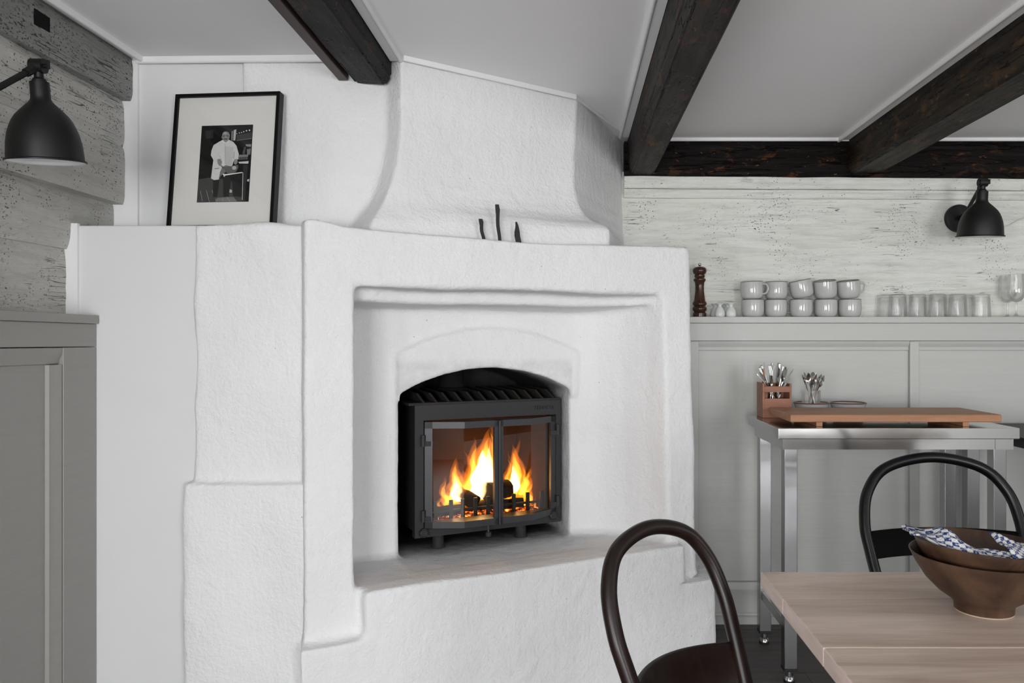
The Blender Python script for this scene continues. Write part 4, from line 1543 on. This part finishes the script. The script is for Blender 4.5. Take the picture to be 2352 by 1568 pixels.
def make_fork():
    b = B()
    loft(b, [section(z, w, t, y) for z, w, t, y in ((0, 0.010, 0.002, 0), (0.004, 0.016, 0.0025, 0), (0.03, 0.014, 0.0025, 0.001), (0.08, 0.007, 0.003, 0.002), (0.125, 0.0065, 0.003, 0), (0.135, 0.012, 0.0025, 0.001), (0.145, 0.022, 0.002, 0.003), (0.158, 0.024, 0.0018, 0.004))])
    for k in range(4):
        x = -0.0100 + k * 0.0067
        loft(b, [section(z, w, 0.0017, y, x) for z, w, y in ((0.157, 0.0042, 0.004), (0.18, 0.0034, 0.003), (0.196, 0.0028, 0.0), (0.200, 0.0014, -0.001))])
    return link('table_fork', b, 'chrome')


def make_spoon(L=0.200, name='table_spoon', bl=0.062, bw_=0.040):
    b = B()
    z1_ = L - bl
    loft(b, [section(z, w, t, y) for z, w, t, y in ((0, 0.010, 0.002, 0), (0.004, 0.015, 0.0025, 0), (0.03, 0.013, 0.0025, 0.001), (z1_ * 0.6, 0.007, 0.003, 0.002), (z1_ - 0.01, 0.006, 0.003, 0.001), (z1_ + 0.003, 0.008, 0.0025, 0))])
    n, m = 12, 10
    V = []
    for i in range(n + 1):
        u = i / n
        wv = math.sin(PI * (0.03 + 0.94 * u) ** 0.85) ** 0.72 * bw_ / 2
        row = []
        for j in range(m + 1):
            v = j / m * 2 - 1
            dep = 0.010 * (1 - v * v) * math.sin(PI * min(1, max(0.0, 0.03 + 0.94 * u)))
            row.append(b.verts.new((wv * v, 0.0 + dep, z1_ + bl * u)))
        V.append(row)
    for i in range(n):
        for j in range(m):
            b.faces.new((V[i][j], V[i + 1][j], V[i + 1][j + 1], V[i][j + 1]))
    return smooth(link(name, b, 'chrome'), 60)


SRC = {'knife': make_knife(), 'fork': make_fork(), 'spoon': make_spoon()}
SRC['tea'] = make_spoon(0.160, 'tea_spoon', 0.052, 0.034)
USED = set()


def cutlery(kind, label, foot, head, spin, group, flip=False):
    """stands with its foot at one point and leans so that its axis passes through head"""
    o = SRC[kind] if kind not in USED else dup(SRC[kind])
    USED.add(kind)
    f, h = Vector(foot), Vector(head)
    d = (h - f).normalized()
    q = d.to_track_quat('Z', 'Y')
    M = Matrix.Translation(f) @ q.to_matrix().to_4x4() @ Matrix.Rotation(spin, 4, 'Z')
    if flip:
        Lc = {'knife': 0.208, 'fork': 0.200, 'spoon': 0.200, 'tea': 0.160}[kind]
        M = M @ Matrix.Translation((0, 0, Lc)) @ Matrix.Rotation(PI, 4, 'X')
    o.matrix_world = M
    o.rotation_mode = 'XYZ'
    tag(o, label, kind if kind != 'tea' else 'spoon', group)


bz = TZ + 0.0075
CX, CY = 0.753, 3.036


def boxpt(x, y, z=0.0):
    return (CX + x, CY + y, bz + z)


GC = 'cutlery standing in the wooden box'
# every piece keeps to a lane of its own from the front of the box to the back
for kind, lb, f, top, spin, flip in (
        ('fork', 'fork leaning far out over the outer side of the cutlery box', (0.098, 0.013), (1731, 846), 0.0, False),
        ('spoon', 'small bowled spoon low at the outer side of the box', (0.092, 0.019), (1742, 852), 0.0, False),
        ('knife', 'knife leaning over the edge toward the spoons in the glass', (0.030, 0.024), (1824, 843), 0.0, False),
        ('spoon', 'large shiny serving spoon bowl in the cutlery box', (0.048, 0.031), (1806, 838), 0.0, False),
        ('fork', 'upright fork in the middle of the cutlery box', (0.050, 0.036), (1767, 834), 0.0, False),
        ('knife', 'knife with its thick handle up, beside the leaning fork', (0.080, 0.048), (1737, 826), 0.0, True),
        ('fork', 'fork crossing the upright fork in the cutlery box', (0.040, 0.053), (1779, 832), 0.0, False),
        ('knife', 'second knife with its handle up, behind the first', (0.070, 0.059), (1744, 826), 0.0, True),
        ('knife', 'knife standing upright beside the large shiny spoon', (0.060, 0.064), (1789, 833), 0.0, True),
        ('spoon', 'second spoon behind the large shiny one', (0.045, 0.069), (1812, 842), 0.0, False),
        ('knife', 'upright knife blade behind the wooden divider', (0.030, 0.074), (1755, 823), 0.0, False),
        ('knife', 'slim knife tip standing behind the crossed forks', (0.045, 0.078), (1771, 826), 0.0, False),
        ('fork', 'fork with its handle up between the spoons and the knife', (0.060, 0.082), (1800, 838), 0.0, True)):
    Yt = CY + f[1]
    cutlery(kind, lb, boxpt(*f), at(*top, Yt), 0.3 * math.sin(f[1] * 900), GC, flip)

# two rimmed dishes, one with a glass of spoons
d1 = None
for px_, lb in ((1864, 'shallow white dish with a brown rim under the glass of spoons'), (1948, 'empty shallow white dish with a brown rim behind the board')):
    if d1 is None:
        b = B()
        lathe(b, [(0, 0.004), (0.038, 0.004), (0.040, 0.0), (0.046, 0.0), (0.052, 0.008), (0.061, 0.030), (0.0685, 0.051), (0.0712, 0.0535), (0.0712, 0.0565), (0.0685, 0.0575), (0.0655, 0.055), (0.058, 0.032), (0.049, 0.013), (0.040, 0.0095), (0, 0.009)], 48)
        d1 = smooth(link('dish', b, bowl_mat('white_glaze_brown_rim', 0.0565, (0.58, 0.59, 0.60), (0.11, 0.042, 0.025))), 50)
        o = d1
    else:
        o = dup(d1)
    o.location = (sx(px_, 3.062), 3.0935 if px_ < 1900 else 3.0935, TZ + 0.0004)
    o.location.x = sx(px_, 3.0935)
    o.location.y = 3.0935 - 0.0
    tag(o, lb, 'dish', 'rimmed dishes on the steel table')
gx, gy = sx(1863, 3.0935), 3.0935
b = B()
lathe(b, [(0, 0.0), (0.033, 0.0), (0.0345, 0.002), (0.0375, 0.095), (0.0360, 0.0955), (0.0332, 0.008), (0, 0.007)], 40)
o = smooth(link('spoon_glass', b, 'glass'), 40)
o.location = (gx, gy, TZ + 0.0100)
tag(o, 'clear straight glass holding teaspoons, standing in a dish', 'glass')
for k, (fx_, fy_, px_, py_, Yq, spin, lb) in enumerate(((0.014, -0.004, 1843, 864, 3.085, -0.25, 'teaspoon leaning out of the glass toward the cutlery box'), (0.010, -0.012, 1858, 864, 3.07, -0.1, 'teaspoon facing the room in the glass, second from the cutlery box'), (-0.004, -0.014, 1874, 863, 3.068, 0.1, 'teaspoon facing the room in the middle of the glass'), (-0.016, -0.002, 1890, 868, 3.08, 0.5, 'teaspoon leaning out of the glass toward the empty dish'),
                                                 (0.006, 0.012, 1849, 866, 3.11, -0.4, 'teaspoon at the back of the glass toward the cutlery box'), (-0.010, 0.014, 1884, 866, 3.11, 0.3, 'teaspoon at the back of the glass toward the empty dish'), (0.0, 0.006, 1866, 865, 3.115, 0.0, 'teaspoon at the back of the glass, in the middle'))):
    cutlery('tea', lb, (gx + fx_, gy + fy_, TZ + 0.0185), at(px_, py_, Yq), spin, 'teaspoons in the glass')

# ------------------------------------------------------------------ dining table
dt = thing('dining_table', 'pale plank dining table in front of the steel table', 'table', (0.376, 0.45, 0))
DZ, DT = 0.745, 0.030
for y0, y1 in ((0.0, 0.26), (0.2606, 0.482), (0.4822, 0.7012), (0.7022, 0.922), (0.9221, 1.084)):
    b = box(B(), 0, 1.5, y0 + 0.0004, y1 - 0.0004, DZ - DT, DZ + random.uniform(-0.0004, 0.0), 0.0022)
    o = link('plank', b, 'pine', dt)
    o.data.materials.append(MT['pine_end'])
    for p in o.data.polygons:
        if abs(p.normal.x) > 0.9:
            p.material_index = 1
for x0 in (0.32, 1.34):
    for y0 in (0.10, 0.92):
        link('leg', box(B(), x0, x0 + 0.06, y0, y0 + 0.06, 0.0005, DZ - DT - 0.0005, 0.003), 'pine', dt)
for a in ((0.38, 1.34, 0.115, 0.135), (0.38, 1.34, 0.945, 0.965)):
    link('apron', box(B(), a[0], a[1], a[2], a[3], DZ - DT - 0.081, DZ - DT - 0.0006), 'pine', dt)

BX, BY = 0.700, 1.312
bowl_prof = [(0, 0.010), (0.036, 0.010), (0.038, 0.002), (0.046, 0.002), (0.0465, 0.014), (0.052, 0.021), (0.072, 0.036), (0.092, 0.058), (0.107, 0.084), (0.1165, 0.1045), (0.1170, 0.1065), (0.1155, 0.1070), (0.1130, 0.1045), (0.103, 0.083), (0.088, 0.060), (0.068, 0.036), (0.045, 0.018), (0, 0.012)]
bowl_prof = [(r, z * 0.91) for r, z in bowl_prof]
for k, lb in enumerate(('brown stoneware bowl on the dining table, lower of the nested pair', 'brown stoneware bowl nested in another, holding checked napkins')):
    t = thing('serving_bowl', lb, 'bowl', (BX, BY, DZ + 0.0003), 0, 'nested stoneware bowls')
    b = B()
    lathe(b, bowl_prof if k == 0 else [(r * 0.985, z) for r, z in bowl_prof], 72)
    smooth(link('bowl_body', b, 'stoneware', t), 50)
    b = B()
    lathe(b, [(0.038, 0.0), (0.046, 0.0), (0.0462, 0.0019), (0.0378, 0.0019)], 48, closed_prof=True)
    link('foot_ring', b, 'footring', t)
    if k:
        t.location = (BX + 0.002, BY + 0.002, DZ + 0.0170)
        t.rotation_euler = (0.0, math.radians(3.0), 0)
        t.rotation_euler = (math.radians(-1.2), math.radians(3.4), 0)


def napkin(name_label, fn, n=40, m=30, rep=(26, 20)):
    b = B()
    uvl = b.loops.layers.uv.new('UVMap')
    V = [[b.verts.new(fn(i / n, j / m)) for j in range(m + 1)] for i in range(n + 1)]
    for i in range(n):
        for j in range(m):
            f = b.faces.new((V[i][j], V[i + 1][j], V[i + 1][j + 1], V[i][j + 1]))
            for l, (a, c) in zip(f.loops, ((i, j), (i + 1, j), (i + 1, j + 1), (i, j + 1))):
                l[uvl].uv = (a / n * rep[0], c / m * rep[1])
    o = link('napkin', b, 'cloth')
    md = o.modifiers.new('thick', 'SOLIDIFY')
    md.thickness = 0.0022
    bake(o)
    smooth(o, None)
    tag(o, name_label, 'napkin', 'checked napkins in the bowl')
    return o


RZ = DZ + 0.0170 + 0.0974      # rim of the upper bowl


def rim_front(x, r):
    return BY + 0.002 - math.sqrt(max(0.0, r * r - (x - BX - 0.002) ** 2))


def nap_a(u, v):
    # a corner lies over the left rim, the rest fills the front left of the bowl
    x = BX - 0.1215 + 0.122 * u + 0.012 * v * (1 - u)
    yy = rim_front(x, 0.102) + (0.070 - 0.02 * u) * v
    z = RZ + 0.0085 - 0.050 * (x - BX) - 0.006 * u
    z += 0.024 * math.exp(-((u - 0.36) / 0.13) ** 2) * v ** 1.3
    z += 0.0035 * math.sin(u * 12 + v * 6) * (0.3 + v) + 0.004 * noise.noise(Vector((u * 5, v * 5, 2)))
    if v < 0.4 and u > 0.10:
        z -= 0.012 * ((0.4 - v) / 0.4) ** 1.6 * min(1, (u - 0.10) / 0.15)
    z -= 0.012 * max(0, v - 0.6) / 0.4 * u
    return (x, yy, z)


def nap_b(u, v):
    x = BX - 0.004 + 0.098 * u
    yy = rim_front(x, 0.100) + 0.075 * v + 0.004 * math.sin(u * 5)
    z = RZ + 0.009 - 0.052 * (x - BX) + 0.012 * math.exp(-((u - 0.10) / 0.20) ** 2) * (0.2 + v) - 0.010 * u * v
    z += 0.003 * math.sin(u * 11 + v * 7) + 0.004 * noise.noise(Vector((u * 5, v * 5, 8)))
    if v < 0.4:
        z -= 0.012 * ((0.4 - v) / 0.4) ** 1.6
    return (x, yy, z)


napkin('blue and white checked napkin hanging over the bowl rim', nap_a, 40, 30, (17, 10))
napkin('blue and white checked napkin folded at the front of the bowl', nap_b, 30, 30, (14, 11))

# ------------------------------------------------------------------ bentwood chairs
LOOP = [(0.150, 0.45), (0.168, 0.55), (0.182, 0.65), (0.187, 0.72), (0.170, 0.80), (0.115, 0.862), (0.0, 0.888)]


def chair(label, pos, head, k, zs, sw, rail, mat, r=0.0150):
    """bentwood chair; pos = floor point under the back at seat height, head = facing direction (radians)"""
    t = thing('bentwood_chair', label, 'chair', (pos[0], pos[1], 0), head)
    # local frame: +x is where the sitter faces, +y the sitter's left

    def P(a, z):
        zz = 0.45 + (z - 0.45) * zs if z > 0.45 else z
        back = -k * (zz - 0.45) if zz > 0.45 else (0.45 - zz) * 0.02 - 0.16 * max(0, (0.45 - zz) / 0.45) ** 1.5 * 0.5
        return (back, a * sw, zz)
    lo = [(0.205, 0.003), (0.178, 0.22), (0.158, 0.38)] + LOOP
    pts = [P(a, z) for a, z in lo] + [P(-a, z) for a, z in lo[:-1][::-1]]
    b = B()
    tube(b, smoothpath(pts, 8), r, 16)
    smooth(link('back_loop', b, mat, t), None)
    # curved back rail
    z0, z1 = rail
    rings = []
    for i in range(21):
        u = i / 20 * 2 - 1
        zm = (z0 + z1) / 2
        zq = 0.45 + (zm - 0.45) / zs
        hwid = 0
        for (a0_, q0), (a1_, q1) in zip(LOOP[:-1], LOOP[1:]):
            if q0 <= zq <= q1:
                hwid = (a0_ + (a1_ - a0_) * (zq - q0) / (q1 - q0)) * sw
        yv = u * (hwid - 0.004)
        bow = -0.050 * (1 - u * u)
        ring = []
        for dx, z in ((-0.006, z0), (0.006, z0), (0.006, z1), (-0.006, z1)):
            ring.append((-k * (z - 0.45) + bow + dx, yv, z))
        rings.append(ring)
    o = link('back_rail', loft(B(), rings), 'rail_black' if mat == 'chair_black' else mat, t)
    md = o.modifiers.new('bev', 'BEVEL')
    md.width = 0.002
    bake(o)
    smooth(o, 40)
    b = B()
    lathe(b, [(0, 0.462), (0.13, 0.462), (0.185, 0.468), (0.198, 0.462), (0.198, 0.448), (0.185, 0.440), (0, 0.440)], 48, (0.205, 0, 0))
    smooth(link('seat', b, mat, t), 40)
    for sgn in (1, -1):
        b = B()
        tube(b, smoothpath([(0.335, 0.125 * sgn, 0.440), (0.350, 0.138 * sgn, 0.25), (0.375, 0.160 * sgn, 0.002)], 5), [0.017 - 0.005 * q / 10 for q in range(11)], 14)
        smooth(link('leg', b, mat, t), None)
    b = B()
    rg = [(0.205 + 0.15 * math.cos(2 * PI * q / 32), 0.15 * math.sin(2 * PI * q / 32), 0.24) for q in range(33)]
    tube(b, rg, 0.009, 10)
    smooth(link('leg_ring', b, mat, t), None)
    return t


chair('dark brown bentwood chair with a looped back at the table corner', (0.261, 1.394), -0.823, 0.409, 0.884, 0.85, (0.535, 0.604), 'chair_brown')
chair('black bentwood chair with a looped back between the two tables', (0.985, 1.955), -1.575, 0.36, 0.993, 1.10, (0.632, 0.698), 'chair_black', 0.0145)
